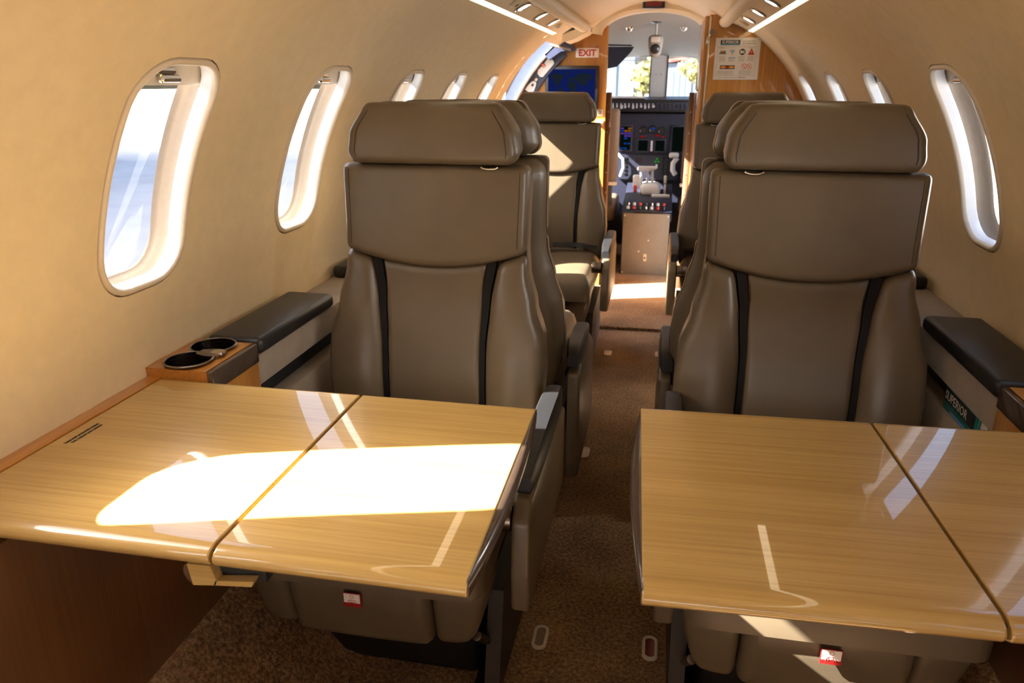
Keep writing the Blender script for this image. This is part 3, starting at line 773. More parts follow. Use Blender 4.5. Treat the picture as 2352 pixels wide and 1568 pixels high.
def make_seat(a, aout, lowarm):
    """business seat facing -Y; a = +1 when the aisle lies on +X"""
    root = empty('cabin_seat')
    P = lambda mb, name, mat, sm=50, par=root: mb.build(name, mat, par, sm)
    yb = lambda x, z: lean(z) + 0.035
    # back cushions
    mb = MB(); mb.pad(lambda q: -sw(lerp(0.80, ZT, q)), lambda q: sw(lerp(0.80, ZT, q)), lambda u: swoop(lerp(-0.204, 0.204, u)), lambda u: ZT,
                      lambda x, z: lean(z) - 0.006 - 0.010 * math.cos(min(1.5, abs(x) / 0.15)) * 0.6, yb, 0.014, 26, 22)
    P(mb, 'upper_cushion', 'taupe_leather')
    mb = MB(); mb.pad(lambda q: -sx_(lerp(0.40, 0.775, q)) + sw_half(lerp(0.40, 0.775, q)), lambda q: sx_(lerp(0.40, 0.775, q)) - sw_half(lerp(0.40, 0.775, q)),
                      lambda u: 0.40, lambda u: swoop(lerp(-0.12, 0.12, u)) + 0.004, lambda x, z: face(x, z) + 0.002, yb, 0.010, 18, 20)
    P(mb, 'centre_cushion', 'taupe_leather')
    for s in (-1, 1):
        def Lq(q, s=s):
            z = lerp(0.40, 0.80, q); i, o_ = sx_(z) + sw_half(z), sw(z)
            return i if s > 0 else -o_
        def Rq(q, s=s):
            z = lerp(0.40, 0.80, q); i, o_ = sx_(z) + sw_half(z), sw(z)
            return o_ if s > 0 else -i
        mb = MB(); mb.pad(Lq, Rq, lambda u: 0.38, lambda u, s=s: swoop(lerp(0.13, 0.204, u if s > 0 else 1 - u)) + 0.003, lambda x, z: face(x, z) + 0.0, yb, 0.022, 14, 24)
        P(mb, 'side_bolster', 'taupe_leather')
        mb = MB(); rows = []
        for k in range(21):
            z = lerp(0.40, swoop(0.13) + 0.001, k / 20); c, h = s * sx_(z), sw_half(z) + 0.0015
            rows.append([(c - h, face(c, z) + 0.006, z), (c + h, face(c, z) + 0.006, z), (c + h, lean(z) + 0.03, z), (c - h, lean(z) + 0.03, z)])
        mb.rings(rows, True, True, True); P(mb, 'stripe', 'stripe', 30)
    for s in (-1, 1):
        pts = [(s * (sw(z) - 0.017), lean(z) - 0.0076 - 0.010 * math.cos(min(1.5, (sw(z) - 0.017) / 0.15)) * 0.6 + 0.0016, z) for z in [lerp(0.815, ZT - 0.012, k / 10) for k in range(11)]]
        P(MB().tube(pts, 0.0009, 5), 'stitching', 'shroud_leather')
    # shell behind the cushions
    mb = MB(); mb.pad(lambda q: -sw(lerp(0.36, ZT, q)) + 0.002, lambda q: sw(lerp(0.36, ZT, q)) - 0.002, lambda u: 0.36, lambda u: ZT - 0.003,
                      lambda x, z: lean(z) + 0.118, lambda x, z: lean(z) + 0.026, 0.040, 20, 30, 1)
    P(mb, 'back_shell', 'taupe_leather')
    # piping along the cushion edge
    for s in (-1, 1):
        pts = [(s * (sw(z) - 0.0030), lean(z) + 0.026, z) for z in [lerp(0.40, ZT - 0.03, k / 24) for k in range(25)]]
        P(MB().tube(pts, 0.0022, 6), 'seam', 'shroud_leather')
    # headrest
    HZ0, HZ1 = 0.988, 1.113
    hw = lambda q: interp(q, [(0, 0.178), (0.2, 0.184), (0.45, 0.180), (1.0, 0.148)])
    mb = MB(); mb.pad(lambda q: -hw(q), hw, lambda u: HZ0, lambda u: HZ1 - 0.002 * math.cos(math.pi * u) ** 2, lambda x, z: lean(z) - 0.026 - 0.004 * math.cos(x / 0.19) - 0.006 * math.sin(math.pi * (z - HZ0) / (HZ1 - HZ0)), lambda x, z: lean(z) + 0.020, 0.015, 26, 20)
    h = P(mb, 'headrest', 'taupe_leather')
    mb = MB(); mb.pad(lambda q: -hw(q) + 0.001, lambda q: hw(q) - 0.001, lambda u: HZ0, lambda u: HZ1 - 0.001, lambda x, z: lean(z) + 0.085, lambda x, z: lean(z) + 0.019, 0.030, 20, 14, 1)
    P(mb, 'headrest_back', 'taupe_leather', 50, h)
    for s in (-1, 1):
        pts = [(s * (hw(q) - 0.020), lean(lerp(HZ0, HZ1, q)) - 0.0295 - 0.006 * math.sin(math.pi * q) + 0.010 * (abs(q - 0.5) * 2) ** 6, lerp(HZ0, HZ1, q)) for q in [0.06 + 0.88 * k / 12 for k in range(13)]]
        P(MB().tube(pts, 0.0012, 6), 'seam', 'shroud_leather', 50, h)
    rg = [(a * 0.125 + 0.018 * math.cos(t), lean(0.985) - 0.013, 0.9845 + 0.0050 * math.sin(t)) for t in [math.pi + math.pi * k / 10 for k in range(11)]]
    P(MB().tube(rg, 0.0028, 8), 'coat_loop', 'chrome')
    # seat cushion
    def ysq(name, x0, x1, y0, y1, z0, z1, r, mat='taupe_leather', crown=0.012, nu=18, nv=16):
        # a pad lying flat: built facing -Y then turned so its face looks up
        m2 = MB(); m2.pad(lambda q: x0, lambda q: x1, lambda u: y0 + 0.030 * (1 - math.cos((u - 0.5) * 2.2)) * 0, lambda u: y1,
                          lambda x, z: -(z1 + crown * math.cos((x - (x0 + x1) / 2) / (x1 - x0) * 2.4)), lambda x, z: -z0, r, nu, nv)
        m2.v = [(x, z, -y) for x, y, z in m2.v]
        return P(m2, name, mat)
    ysq('seat_cushion', -0.228, 0.228, -0.517, 0.035, 0.338, 0.430, 0.038, crown=0.014)
    # front skirt in three panels
    for nm_, x0, x1, yy in (('skirt_side', -0.226, -0.132, -0.478), ('skirt_centre', -0.129, 0.129, -0.490), ('skirt_side', 0.132, 0.226, -0.478)):
        m2 = MB(); m2.pad(lambda q, x0=x0: x0 + (0.03 * (1 - q) ** 2 if x0 < -0.2 else 0), lambda q, x1=x1: x1 - (0.03 * (1 - q) ** 2 if x1 > 0.2 else 0), lambda u: 0.198, lambda u: 0.345,
                          lambda x, z, yy=yy: yy + 0.22 * max(0.0, 0.30 - z) - 0.010 * math.cos(x / 0.16) + (0.25 * max(0.0, abs(x) - 0.17)), lambda x, z: -0.36, 0.016, 14, 12)
        P(m2, nm_, 'taupe_leather')
    # life vest sticker on the skirt
    if a: 
        st = MB().rbox(-0.016, 0.016, -0.5090, -0.5065, 0.2945, 0.3230, 0.0006)
        so_ = P(st, 'life_vest_sticker', 'sticker_red', 30)
        P(MB().box(-0.0145, 0.0145, -0.5094, -0.5089, 0.3035, 0.3216), 'sticker_field', 'sign_white', 0, so_)
        cz = 0.3165
        ring_ = [(0.0032 * math.cos(t), -0.5096, cz + 0.0034 * math.sin(t)) for t in [2 * math.pi * k / 12 for k in range(13)]]
        P(MB().tube(ring_, 0.0004, 4, False), 'sticker_mark', 'ink_red', 0, so_)
        P(MB().tube([(-0.0078, -0.5096, 0.3017), (-0.0068, -0.5096, 0.3065), (-0.0032, -0.5096, 0.3098), (0.0, -0.5096, 0.3085), (0.0032, -0.5096, 0.3098), (0.0068, -0.5096, 0.3065), (0.0078, -0.5096, 0.3017)], 0.0005, 4), 'sticker_mark', 'ink_red', 0, so_)
        P(MB().tube([(-0.0042, -0.5096, 0.3017), (-0.0036, -0.5096, 0.3070), (0.0, -0.5096, 0.3045), (0.0036, -0.5096, 0.3070), (0.0042, -0.5096, 0.3017)], 0.0004, 4), 'sticker_mark', 'ink_red', 0, so_)
        P(MB().tube([(-0.0042, -0.5096, 0.3040), (0.0042, -0.5096, 0.3040)], 0.0004, 4), 'sticker_mark', 'ink_red', 0, so_)
    # aisle arm
    ax0, ax1 = aout - 0.032, aout
    prof = [(-0.455, 0.285), (-0.462, 0.36), (-0.455, 0.46), (-0.43, 0.492), (-0.03, 0.492), (0.01, 0.47), (0.005, 0.285)]
    if lowarm: prof = [(-0.32, 0.14), (-0.30, 0.40), (-0.18, 0.462), (0.07, 0.462), (0.11, 0.44), (0.10, 0.14)]
    m2 = MB(); rr = 0.006
    m2.prism(prof, lambda p, q, d: (a * d, p, q), ax0, ax1)
    bm = bmesh.new(); me = bpy.data.meshes.new('t'); me.from_pydata(m2.v, [], m2.f); bm.from_mesh(me); bmesh.ops.recalc_face_normals(bm, faces=bm.faces)
    bmesh.ops.bevel(bm, geom=bm.edges[:] + bm.verts[:], offset=0.007, segments=3, profile=0.5, affect='EDGES'); bm.to_mesh(me); bm.free()
    link('arm_panel', me, 'taupe_leather', root, 50)
    rows = []
    for k in range(17):
        t = k / 16; y = lerp(*((-0.165, 0.105) if lowarm else (-0.408, 0.0)), t)
        w_ = 0.021 * (1 - abs(2 * t - 1) ** 6 * 0.35); zt = 0.536 + 0.006 * math.sin(math.pi * t) - 0.016 * max(0, 1 - t * 7) ** 2 - 0.012 * max(0, 1 - (1 - t) * 7) ** 2
        c = aout - 0.020
        rows.append([(a * (c + w_ * p), y, z) for p, z in ((-0.95, 0.492), (-1, 0.506), (-0.96, zt - 0.006), (-0.75, zt), (0, zt + 0.001), (0.75, zt), (0.96, zt - 0.006), (1, 0.506), (0.95, 0.492))])
    if lowarm: rows = [[(x, y, z - 0.030) for x, y, z in r_] for r_ in rows]
    P(MB().rings(rows, True, True, True), 'arm_pad', 'black_leather', 50)
    m2 = MB(); m2.lathe([(0.0, 0), (0.021, 0.0), (0.022, 0.002), (0.022, 0.018), (0.0205, 0.019), (0.022, 0.020), (0.022, 0.037), (0, 0.037)], (0, 0, 0), 'X', 24)
    m2.v = [(a * (x + aout - 0.069), y - (0.28 if lowarm else 0.442), z + (0.40 if lowarm else 0.462)) for x, y, z in m2.v]; P(m2, 'arm_pivot', 'bronze', 40)
    # floor base: dark pedestal, rails and the leather covered aisle shroud
    P(MB().rbox(-0.18, 0.18, -0.33, 0.06, 0.012, 0.215, 0.02), 'base', 'black_metal')
    P(MB().rbox(-0.205, 0.205, -0.42, 0.09, 0.20, 0.345, 0.02), 'seat_pan', 'black_metal')
    for s in (-1, 1):
        P(MB().rbox(s * 0.19 - 0.016, s * 0.19 + 0.016, -0.44, 0.14, 0.0, 0.022, 0.004), 'rail', 'black_metal')
    sh_ = [(-0.40, 0.03), (-0.36, 0.25), (0.0, 0.27), (0.07, 0.22), (0.09, 0.03)]
    m2 = MB(); m2.prism(sh_, lambda p, q, d: (a * (d + 0.06 * (0.25 - q) * -0.2), p, q), 0.207, 0.236); 
    P(m2, 'base_shroud', 'shroud_leather', 30)
    m2 = MB(); m2.tube([(a * 0.20, -0.43, 0.20), (a * 0.215, -0.30, 0.07), (a * 0.215, -0.1, 0.045)], 0.009, 8); P(m2, 'brace', 'bronze')
    return root
def belt(root):
    pts = [(-0.215, -0.02, 0.455), (-0.12, -0.06, 0.462), (0.0, -0.085, 0.464), (0.12, -0.05, 0.462), (0.215, -0.02, 0.452)]
    rows = []
    for x, y, z in pts: rows.append([(x, y - 0.02, z), (x, y + 0.02, z + 0.01), (x, y + 0.02, z + 0.013), (x, y - 0.02, z + 0.003)])
    MB().rings(rows, True, True, True).build('lap_belt', 'black_leather', root, 40)
    MB().rbox(-0.03, 0.03, -0.11, -0.06, 0.462, 0.478, 0.004).build('buckle', 'bronze', root, 40)
plain('sticker_red', (0.30, 0.006, 0.006), 0.5)
SEATS = [
    (-0.390, 1.505, 0, 1, 'taupe leather seat facing the camera behind the sunlit table'),
    (0.392, 1.520, 0, -1, 'taupe leather seat facing the camera behind the plain table'),
    (-0.385, 1.890, math.pi, -1, 'taupe leather seat turned forward, back to back with the sunlit table seat'),
    (0.385, 1.900, math.pi, 1, 'taupe leather seat turned forward, back to back with the plain table seat'),
    (-0.388, 3.330, 0, 1, 'taupe leather seat with a sunlit patch on its back, below the monitor'),
    (0.424, 3.330, 0, -1, 'taupe leather seat before the placard bulkhead, farthest on its side'),
]
protos = {}
for x, y, rz, a, lab in SEATS:
    key = (a, 0.300 if x < 0 else (0.285 if y > 3 else 0.272), rz > 1)
    if key not in protos:
        protos[key] = make_seat(*key); o = protos[key]
    else:
        o = copy_tree(protos[key])
    o.location = (x, y, 0); o.rotation_euler = (0, 0, rz)
    tag(o, lab, 'seat', 'cabin seats')
    if y > 3: belt(o)

# little oval fittings let into the aisle carpet
def floor_cup(x, y, lab, insert):
    e = empty('floor_fitting', (x, y, 0.0)); tag(e, lab, 'floor fitting', 'oval aisle floor fittings')
    def ov(rx, ry, h):
        out = []
        for k in range(24):
            t = 2 * math.pi * k / 24; out.append((rx * math.cos(t), (ry - rx) * (1 if math.sin(t) >= 0 else -1) + rx * math.sin(t), h))
        return out
    MB().rings([ov(0.017, 0.037, 0.0), ov(0.0165, 0.0365, 0.005), ov(0.014, 0.034, 0.0065), ov(0.0105, 0.0305, 0.006), ov(0.0095, 0.0295, 0.003)]).build('rim', 'bezel', e, 50)
    MB().rings([ov(0.0097, 0.0297, 0.0032), ov(0.004, 0.024, 0.0025)], True, False, True).build('insert', insert, e, 50)
floor_cup(-0.110, 1.322, 'pale oval floor fitting with an open slot in the aisle near the sunlit table', 'liner_tan')
floor_cup(0.127, 1.334, 'oval floor fitting with a dark red insert in the aisle carpet', 'red_lens')
floor_cup(-0.103, 2.205, 'pale oval floor fitting in the aisle halfway to the cockpit', 'bezel')
floor_cup(-0.096, 3.177, 'pale oval floor fitting by the farthest seat on the door side', 'bezel')
floor_cup(0.129, 3.203, 'pale oval floor fitting by the farthest seat on the placard side', 'bezel')

# ------------------------------------------------------------------ things on the bulkheads
# exit sign
e = empty('exit_sign', (-0.340, BULK, 1.302)); tag(e, 'white sign with red EXIT lettering on the wood above the monitor', 'sign')
MB().rbox(-0.062, 0.062, -0.012, 0.0, -0.024, 0.024, 0.002).build('housing', 'sign_white', e, 40)
text_mesh('lettering', 'EXIT', 0.045, 'ink_red', frame((0.0, -0.0123, -0.0155), (1, 0, 0), (0, 0, 1)), e, 'CENTER', 1.02, 0.0016)
# monitor with a world map
e = empty('wall_monitor', (-0.420, BULK, 1.125)); tag(e, 'black framed wall monitor showing a dim blue world map', 'monitor')
MB().rbox(-0.146, 0.146, -0.022, 0.0, -0.112, 0.112, 0.004).build('frame', 'black_plastic', e, 40)
MB().box(-0.128, 0.128, -0.0228, -0.021, -0.096, 0.094).build('screen', 'screen_blue', e, 0)
LANDS = [[(-0.115, 0.068), (-0.085, 0.075), (-0.055, 0.070), (-0.040, 0.055), (-0.055, 0.040), (-0.066, 0.022), (-0.074, 0.004), (-0.084, 0.010), (-0.096, 0.036), (-0.112, 0.050)],
         [(-0.070, -0.002), (-0.052, -0.006), (-0.040, -0.022), (-0.050, -0.044), (-0.058, -0.070), (-0.064, -0.050), (-0.072, -0.022)],
         [(-0.030, 0.078), (-0.012, 0.080), (-0.016, 0.062), (-0.028, 0.062)],
         [(-0.018, 0.048), (0.006, 0.054), (0.016, 0.044), (0.010, 0.036), (-0.010, 0.036)],
         [(-0.020, 0.032), (0.014, 0.034), (0.030, 0.014), (0.020, -0.016), (0.010, -0.050), (0.000, -0.044), (-0.004, -0.006), (-0.020, 0.008)],
         [(0.014, 0.044), (0.026, 0.066), (0.060, 0.076), (0.110, 0.066), (0.116, 0.052), (0.092, 0.036), (0.084, 0.014), (0.070, 0.018), (0.058, 0.000), (0.046, 0.020), (0.030, 0.030)],
         [(0.078, -0.032), (0.096, -0.026), (0.108, -0.040), (0.098, -0.052), (0.080, -0.046)]]
for L_ in LANDS: MB().prism(L_, lambda a, b, d: (a, d, b), -0.0232, -0.0227).build('continent', 'screen_land', e, 0)
# small plates beside the monitor
e = empty('light_switch', (-0.262, BULK, 0.995)); tag(e, 'small beige switch plate on the wood under the monitor', 'switch')
MB().rbox(-0.018, 0.018, -0.004, 0.0, -0.018, 0.018, 0.002).build('plate', 'bezel', e, 40)
MB().rbox(-0.008, 0.008, -0.008, -0.004, -0.010, 0.010, 0.002).build('rocker', 'liner_tan', e, 40)
e = empty('handrail_bracket', (-0.262, BULK, 0.945)); tag(e, 'cream grab ledge on the wood edge below the monitor', 'handle')
MB().rbox(-0.022, 0.024, -0.030, 0.0, -0.006, 0.008, 0.004).build('grip', 'cream_panel', e, 40)
MB().rbox(-0.020, 0.022, -0.006, 0.0, -0.020, 0.012, 0.002).build('plate', 'bezel', e, 40)

# safety placard
PX, PZ = 0.390, 1.2515
e = empty('safety_placard', (PX, FWD_R, PZ)); tag(e, 'white printed safety placard with coloured icons on the wood bulkhead', 'placard')
MB().rbox(-0.0975, 0.0975, -0.0022, -0.0002, -0.0885, 0.0885, 0.0004).build('sheet', 'paper', e, 0)
def ink(name, poly, mat, lay=0):
    return MB().prism(poly, lambda a, b, d: (a, d, b), -0.0022, -0.0025 - 0.0003 * lay).build(name, mat, e, 0)
def rect(x0, x1, z0, z1): return [(x0, z0), (x1, z0), (x1, z1), (x0, z1)]
ink('title_band', rect(-0.076, 0.009, 0.062, 0.079), 'ink'); ink('title_rule', rect(-0.076, 0.009, 0.0575, 0.062), 'ink_sky')
text_mesh('title', 'SUPERIOR', 0.0165, 'paper', frame((-0.0335, -0.0027, 0.0645), (1, 0, 0), (0, 0, 1)), e, 'CENTER', 0.98, 0.0003)
for k, (x0, x1, z) in enumerate(((0.020, 0.076, 0.0735), (0.019, 0.075, 0.0640))):
    x = x0
    while x < x1 - 0.004:
        wv = random.choice((0.008, 0.011, 0.014)); ink('heading_word', rect(x, min(x1, x + wv), z - 0.0022, z + 0.0022), 'ink_grey'); x += wv + 0.0025
for r4 in (rect(-0.085, 0.081, 0.0505, 0.0518), rect(-0.088, 0.078, -0.0715, -0.0702)): ink('border', r4, 'ink_grey')
ink('border', [(-0.086, 0.0518), (-0.0848, 0.0518), (-0.0868, -0.0715), (-0.088, -0.0715)], 'ink_grey'); ink('border', rect(0.0795, 0.0807, -0.0715, 0.0518), 'ink_grey')
# row of four icons
ink('snack_icon', rect(-0.080, -0.048, 0.020, 0.024), 'ink_green'); ink('snack_icon', [(-0.078, 0.024), (-0.070, 0.038), (-0.062, 0.024)], 'ink_green'); ink('snack_icon', [(-0.070, 0.024), (-0.062, 0.040), (-0.054, 0.026)], 'ink_orange', 1); ink('snack_icon', rect(-0.060, -0.050, 0.024, 0.034), 'ink_blue', 1); ink('snack_icon', blob(0.005, 0.005, 12, -0.064, 0.026), 'ink_red', 2)
for r_, z_ in ((0.016, 0.022), (0.011, 0.022), (0.006, 0.022)):
    arc = [((r_) * math.sin(t) - 0.0215, z_ + r_ * math.cos(t)) for t in [lerp(-0.85, 0.85, k / 10) for k in range(11)]] + [((r_ - 0.003) * math.sin(t) - 0.0215, z_ + (r_ - 0.003) * math.cos(t)) for t in [lerp(0.85, -0.85, k / 10) for k in range(11)]]
    ink('wifi_icon', arc, 'ink_blue')
ink('wifi_icon', blob(0.0028, 0.0028, 12, -0.0215, 0.020), 'ink_sky')
ink('round_icon', blob(0.0135, 0.0135, 20, 0.022, 0.029), 'ink'); ink('round_icon', blob(0.006, 0.007, 12, 0.018, 0.029), 'paper', 1); ink('round_icon', blob(0.003, 0.007, 12, 0.028, 0.029), 'paper', 1)
ink('warning_icon', [(0.046, 0.0165), (0.075, 0.0165), (0.062, 0.043), (0.059, 0.043)], 'ink_red'); ink('warning_icon', blob(0.0035, 0.007, 10, 0.0605, 0.029), 'ink_salmon', 1)
for cx_, z0, z1 in ((-0.064, -0.012, 0.012), (-0.0215, -0.012, 0.000), (0.021, -0.010, 0.012), (0.060, -0.008, 0.012), (-0.066, 0.045, 0.049), (0.061, 0.044, 0.049)):
    z = z1
    while z > z0:
        ink('text_line', rect(cx_ - 0.0145, cx_ + 0.0145 - 0.004 * random.random(), z - 0.0018, z), 'ink_pale'); z -= 0.0031
ink('web_line', rect(-0.037, -0.007, 0.003, 0.0062), 'ink_sky')
ink('belt_icon', rect(-0.070, -0.006, -0.043, -0.027), 'ink'); ink('belt_icon', blob(0.012, 0.005, 14, -0.056, -0.035), 'ink_orange', 1); ink('belt_icon', blob(0.012, 0.005, 14, -0.020, -0.035), 'ink_orange', 1); ink('belt_icon', rect(-0.046, -0.030, -0.038, -0.032), 'ink_red', 1)
for cx_ in (0.034, 0.057):
    ink('prohibition_icon', blob(0.0125, 0.0125, 20, cx_, -0.032), 'ink_salmon'); ink('prohibition_icon', blob(0.0095, 0.0095, 20, cx_, -0.032), 'paper', 1)
    ink('prohibition_icon', [(cx_ - 0.008, -0.025), (cx_ - 0.0055, -0.0235), (cx_ + 0.008, -0.039), (cx_ + 0.0055, -0.0405)], 'ink_salmon', 2); ink('prohibition_icon', blob(0.0025, 0.006, 8, cx_, -0.032), 'ink_grey', 2)
for x0, x1, z0, z1 in ((-0.080, -0.002, -0.066, -0.050), (0.014, 0.072, -0.066, -0.047)):
    z = z1
    while z > z0:
        ink('text_line', rect(x0, x1 - 0.012 * random.random(), z - 0.0018, z), 'ink_pale'); z -= 0.0031
ink('footer_line', rect(-0.073, 0.008, -0.0805, -0.0780), 'ink_pale'); ink('footer_mark', rect(0.012, 0.045, -0.0812, -0.0765), 'ink_grey')

# ------------------------------------------------------------------ cockpit
# shell
mb = MB()
def croof(u, v):
    y = lerp(BULK + 0.04, 5.56, v); x = lerp(-0.80, 0.80, u)
    top = lerp(1.505, 1.325, v ** 1.15); return (x, y, top - 0.20 * (x / 0.8) ** 2 * (1 - 0.3 * v) - 0.02 * abs(x))
mb.grid(croof, 24, 12); struct(rename(mb.build('cockpit_roof', 'cockpit_grey', None, 60), 'ceiling_cockpit'))
for side in (-1, 1):
    mb = MB()
    mb.box(*sorted((side * 0.79, side * 0.82)), BULK, 5.9, -0.3, 0.86); mb.box(*sorted((side * 0.79, side * 0.82)), BULK, 4.62, 0.86, 1.5); mb.box(*sorted((side * 0.79, side * 0.82)), 5.42, 5.9, 0.86, 1.5)
    mb.box(*sorted((side * 0.79, side * 0.82)), 4.62, 5.42, 1.26, 1.5)
    struct(mb.build('wall_cockpit_' + ('left' if side < 0 else 'right'), 'cockpit_grey', None, 0))
# windscreen posts, header and panes
wsn = empty('windscreen', (0.033, 5.56, 1.2)); tag(wsn, 'two pane cockpit windscreen with a pale centre post', 'windscreen')
def W(mb, name, mat, sm=40):
    mb.v = [(x - 0.033, y - 5.56, z - 1.2) for x, y, z in mb.v]; return mb.build(name, mat, wsn, sm)
mb = MB(); mb.prism([(-0.022, 5.545), (0.085, 5.545), (0.085, 5.60), (-0.022, 5.60)], lambda a, b, d: (a, b, d), 1.02, 1.335); W(mb, 'centre_post', 'post_grey')
for xx_ in (-0.026, 0.089): W(MB().rbox(xx_ - 0.004, xx_ + 0.004, 5.538, 5.56, 1.04, 1.325, 0.002), 'gasket', 'black_plastic')
W(MB().rbox(-0.80, 0.80, 5.55, 5.60, 1.318, 1.42, 0.004), 'header', 'cockpit_grey')
for xx_ in (0.018, 0.047): W(MB().lathe([(0.0, -0.006), (0.006, -0.005), (0.008, 0.0)], (xx_, 5.545, 1.205), 'Y', 14), 'stud', 'white_plastic')
for x0, x1 in ((-0.80, -0.03), (0.093, 0.80)):
    W(MB().box(x0, x1, 5.572, 5.576, 1.0, 1.32), 'pane', 'pane_glass', 0)
    W(MB().rbox(x0 + 0.01, x1 - 0.01, 5.53, 5.545, 1.292, 1.297, 0.002), 'visor_rail', 'post_grey')
W(MB().box(-0.82, 0.82, 5.565, 5.62, -0.3, 1.06), 'lower_wall', 'black_plastic', 0)
# magnetic compass on its stalk
cm = empty('standby_compass', (0.012, 4.64, 1.400)); cm.scale = (1.3, 1.3, 1.3); tag(cm, 'standby compass hanging on a thin stalk in the cockpit', 'compass')
MB().lathe([(0.0, 0.0), (0.034, 0.0), (0.030, -0.008), (0.008, -0.012)], (0, 0, 0.062), 'Z', 20).build('mount', 'black_plastic', cm, 50)
MB().tube([(0, 0, 0.055), (0, 0.0, 0.0)], 0.0055, 8).build('stalk', 'white_plastic', cm, 50)
MB().pad(lambda q: -0.033 + 0.012 * (1 - q) ** 2, lambda q: 0.033 - 0.012 * (1 - q) ** 2, lambda u: -0.088, lambda u: 0.004, lambda x, z: -0.030, lambda x, z: 0.02, 0.020, 14, 14).build('housing', 'cockpit_grey', cm, 50)
MB().rbox(-0.020, 0.020, -0.034, -0.029, -0.026, -0.004, 0.002).build('card_window', 'paper', cm, 30)
MB().lathe([(0.0, -0.010), (0.016, -0.006), (0.021, 0.0)], (0, -0.030, -0.053), 'Y', 24).build('lens', 'black_plastic', cm, 50)
# sun visor
vz = empty('sun_visor', (-0.19, 5.05, 1.30)); tag(vz, 'dark blue tilted sun visor in the cockpit left of the compass', 'visor')
MB().prism([(-0.16, 0.065), (0.065, 0.062), (0.050, 0.035), (0.0, -0.020), (-0.035, -0.055), (-0.16, -0.080)], lambda a, b, d: (a, d + 0.25 * b, b), 0.0, 0.006).build('blade', 'panel_blue', vz, 30)
MB().tube([(-0.14, 0.02, 0.075), (0.05, 0.02, 0.070)], 0.005, 8).build('rod', 'black_plastic', vz, 40)
for k, (x, y, lab) in enumerate(((-0.145, 4.72, 'small round cockpit ceiling lamp on the visor side'), (0.165, 4.72, 'small round cockpit ceiling lamp above the placard side pilot'))):
    o = empty('dome_light', (x, y, 1.447)); tag(o, lab, 'lamp', 'cockpit ceiling lamps')
    MB().lathe([(0.0, -0.016), (0.016, -0.014), (0.020, 0.0), (0.026, 0.006)], (0, 0, 0), 'Z', 20).build('rim', 'chrome', o, 50)
    MB().lathe([(0.0, -0.020), (0.008, -0.018), (0.011, -0.013)], (0, -0.003, 0), 'Z', 16).build('lens', 'sign_white', o, 50)

# glareshield and instrument panel
gs = empty('glareshield', (0.0, 5.35, 1.03)); tag(gs, 'black glareshield with a row of switches under the windscreen', 'glareshield')
MB().prism([(-0.07, -0.062), (-0.075, 0.015), (-0.02, 0.032), (0.18, 0.024), (0.18, -0.05), (0.0, -0.05)], lambda a, b, d: (d, a, b), -0.62, 0.62).build('hood', 'black_plastic', gs, 30)
MB().rbox(-0.30, -0.045, -0.072, -0.02, 0.022, 0.034, 0.004).build('hood_rail', 'post_grey', gs, 40)
MB().rbox(-0.30, 0.30, -0.082, -0.072, -0.050, -0.004, 0.002).build('switch_panel', 'panel_blue', gs, 30)
for k in range(22):
    x = -0.285 + 0.0262 * k
    MB().rbox(x, x + random.choice((0.010, 0.014, 0.018)), -0.087, -0.082, -0.044 + 0.004 * (k % 3), -0.020, 0.0015).build('switch', 'white_plastic' if k < 12 else 'panel_blue', gs, 30)  # left-hand switches white: sunlight on the row put into their colour
    MB().lathe([(0.0, -0.006), (0.004, -0.005), (0.005, 0.0)], (x + 0.005, -0.082, -0.014), 'Y', 8).build('knob', 'white_plastic' if k < 12 else 'black_plastic', gs, 40)  # knobs likewise, sunlit ones coloured white, the rest black
ip = empty('instrument_panel', (0.0, 5.34, 0.72)); tag(ip, 'dark blue cockpit instrument panel with displays and warning lights', 'instrument panel')
def I(mb, name, mat, sm=30): return mb.build(name, mat, ip, sm)
I(MB().box(-0.70, 0.70, 0.0, 0.03, -0.45, 0.232), 'board', 'panel_blue', 0)
def scr(x0, x1, z0, z1, mat='screen_dark', fr=0.010):
    I(MB().rbox(x0 - fr, x1 + fr, -0.012, 0.0, z0 - fr, z1 + fr, 0.003), 'bezel', 'panel_blue')
    return I(MB().box(x0, x1, -0.0135, -0.0115, z0, z1), 'display', mat, 0)
scr(-0.20, -0.128, -0.005, 0.150)
random.seed(3)
for r_ in range(9):
    for c_ in range(3):
        if random.random() < 0.2: continue
        z = -0.001 + 0.0165 * r_; x = -0.197 + 0.024 * c_
        mt_ = 'screen_amber' if (r_ in (7, 8) and c_ > 0) else random.choice(('screen_azure', 'screen_azure', 'screen_violet', 'screen_dark'))
        if r_ in (5, 6) and c_ > 0: mt_ = 'screen_violet'
        I(MB().box(x, x + 0.018 + 0.004 * random.random(), -0.0142, -0.0134, z, z + 0.011), 'readout', mt_, 0)
scr(-0.075, -0.012, -0.010, 0.060); scr(0.040, 0.100, -0.010, 0.060); scr(0.150, 0.23, -0.01, 0.15)
I(MB().rbox(0.008, 0.022, -0.016, 0.0, -0.012, 0.058, 0.003), 'lever_guide', 'post_grey')
for x, z in ((-0.045, 0.125), (0.018, 0.130), (0.078, 0.122)):
    I(MB().lathe([(0.0, -0.004), (0.020, -0.004), (0.024, -0.008), (0.027, -0.004), (0.027, 0.0)], (x, 0, z), 'Y', 24), 'dial', 'black_plastic', 40)
I(MB().box(0.004, 0.032, -0.0056, -0.0042, 0.130, 0.142), 'horizon_ball', 'screen_azure', 0)
for x, z, wv in ((-0.062, 0.078, 0.026), (0.036, 0.088, 0.028), (0.080, 0.078, 0.016)): I(MB().rbox(x, x + wv, -0.006, 0.0, z, z + 0.009, 0.001), 'warning_light', 'lamp_red')
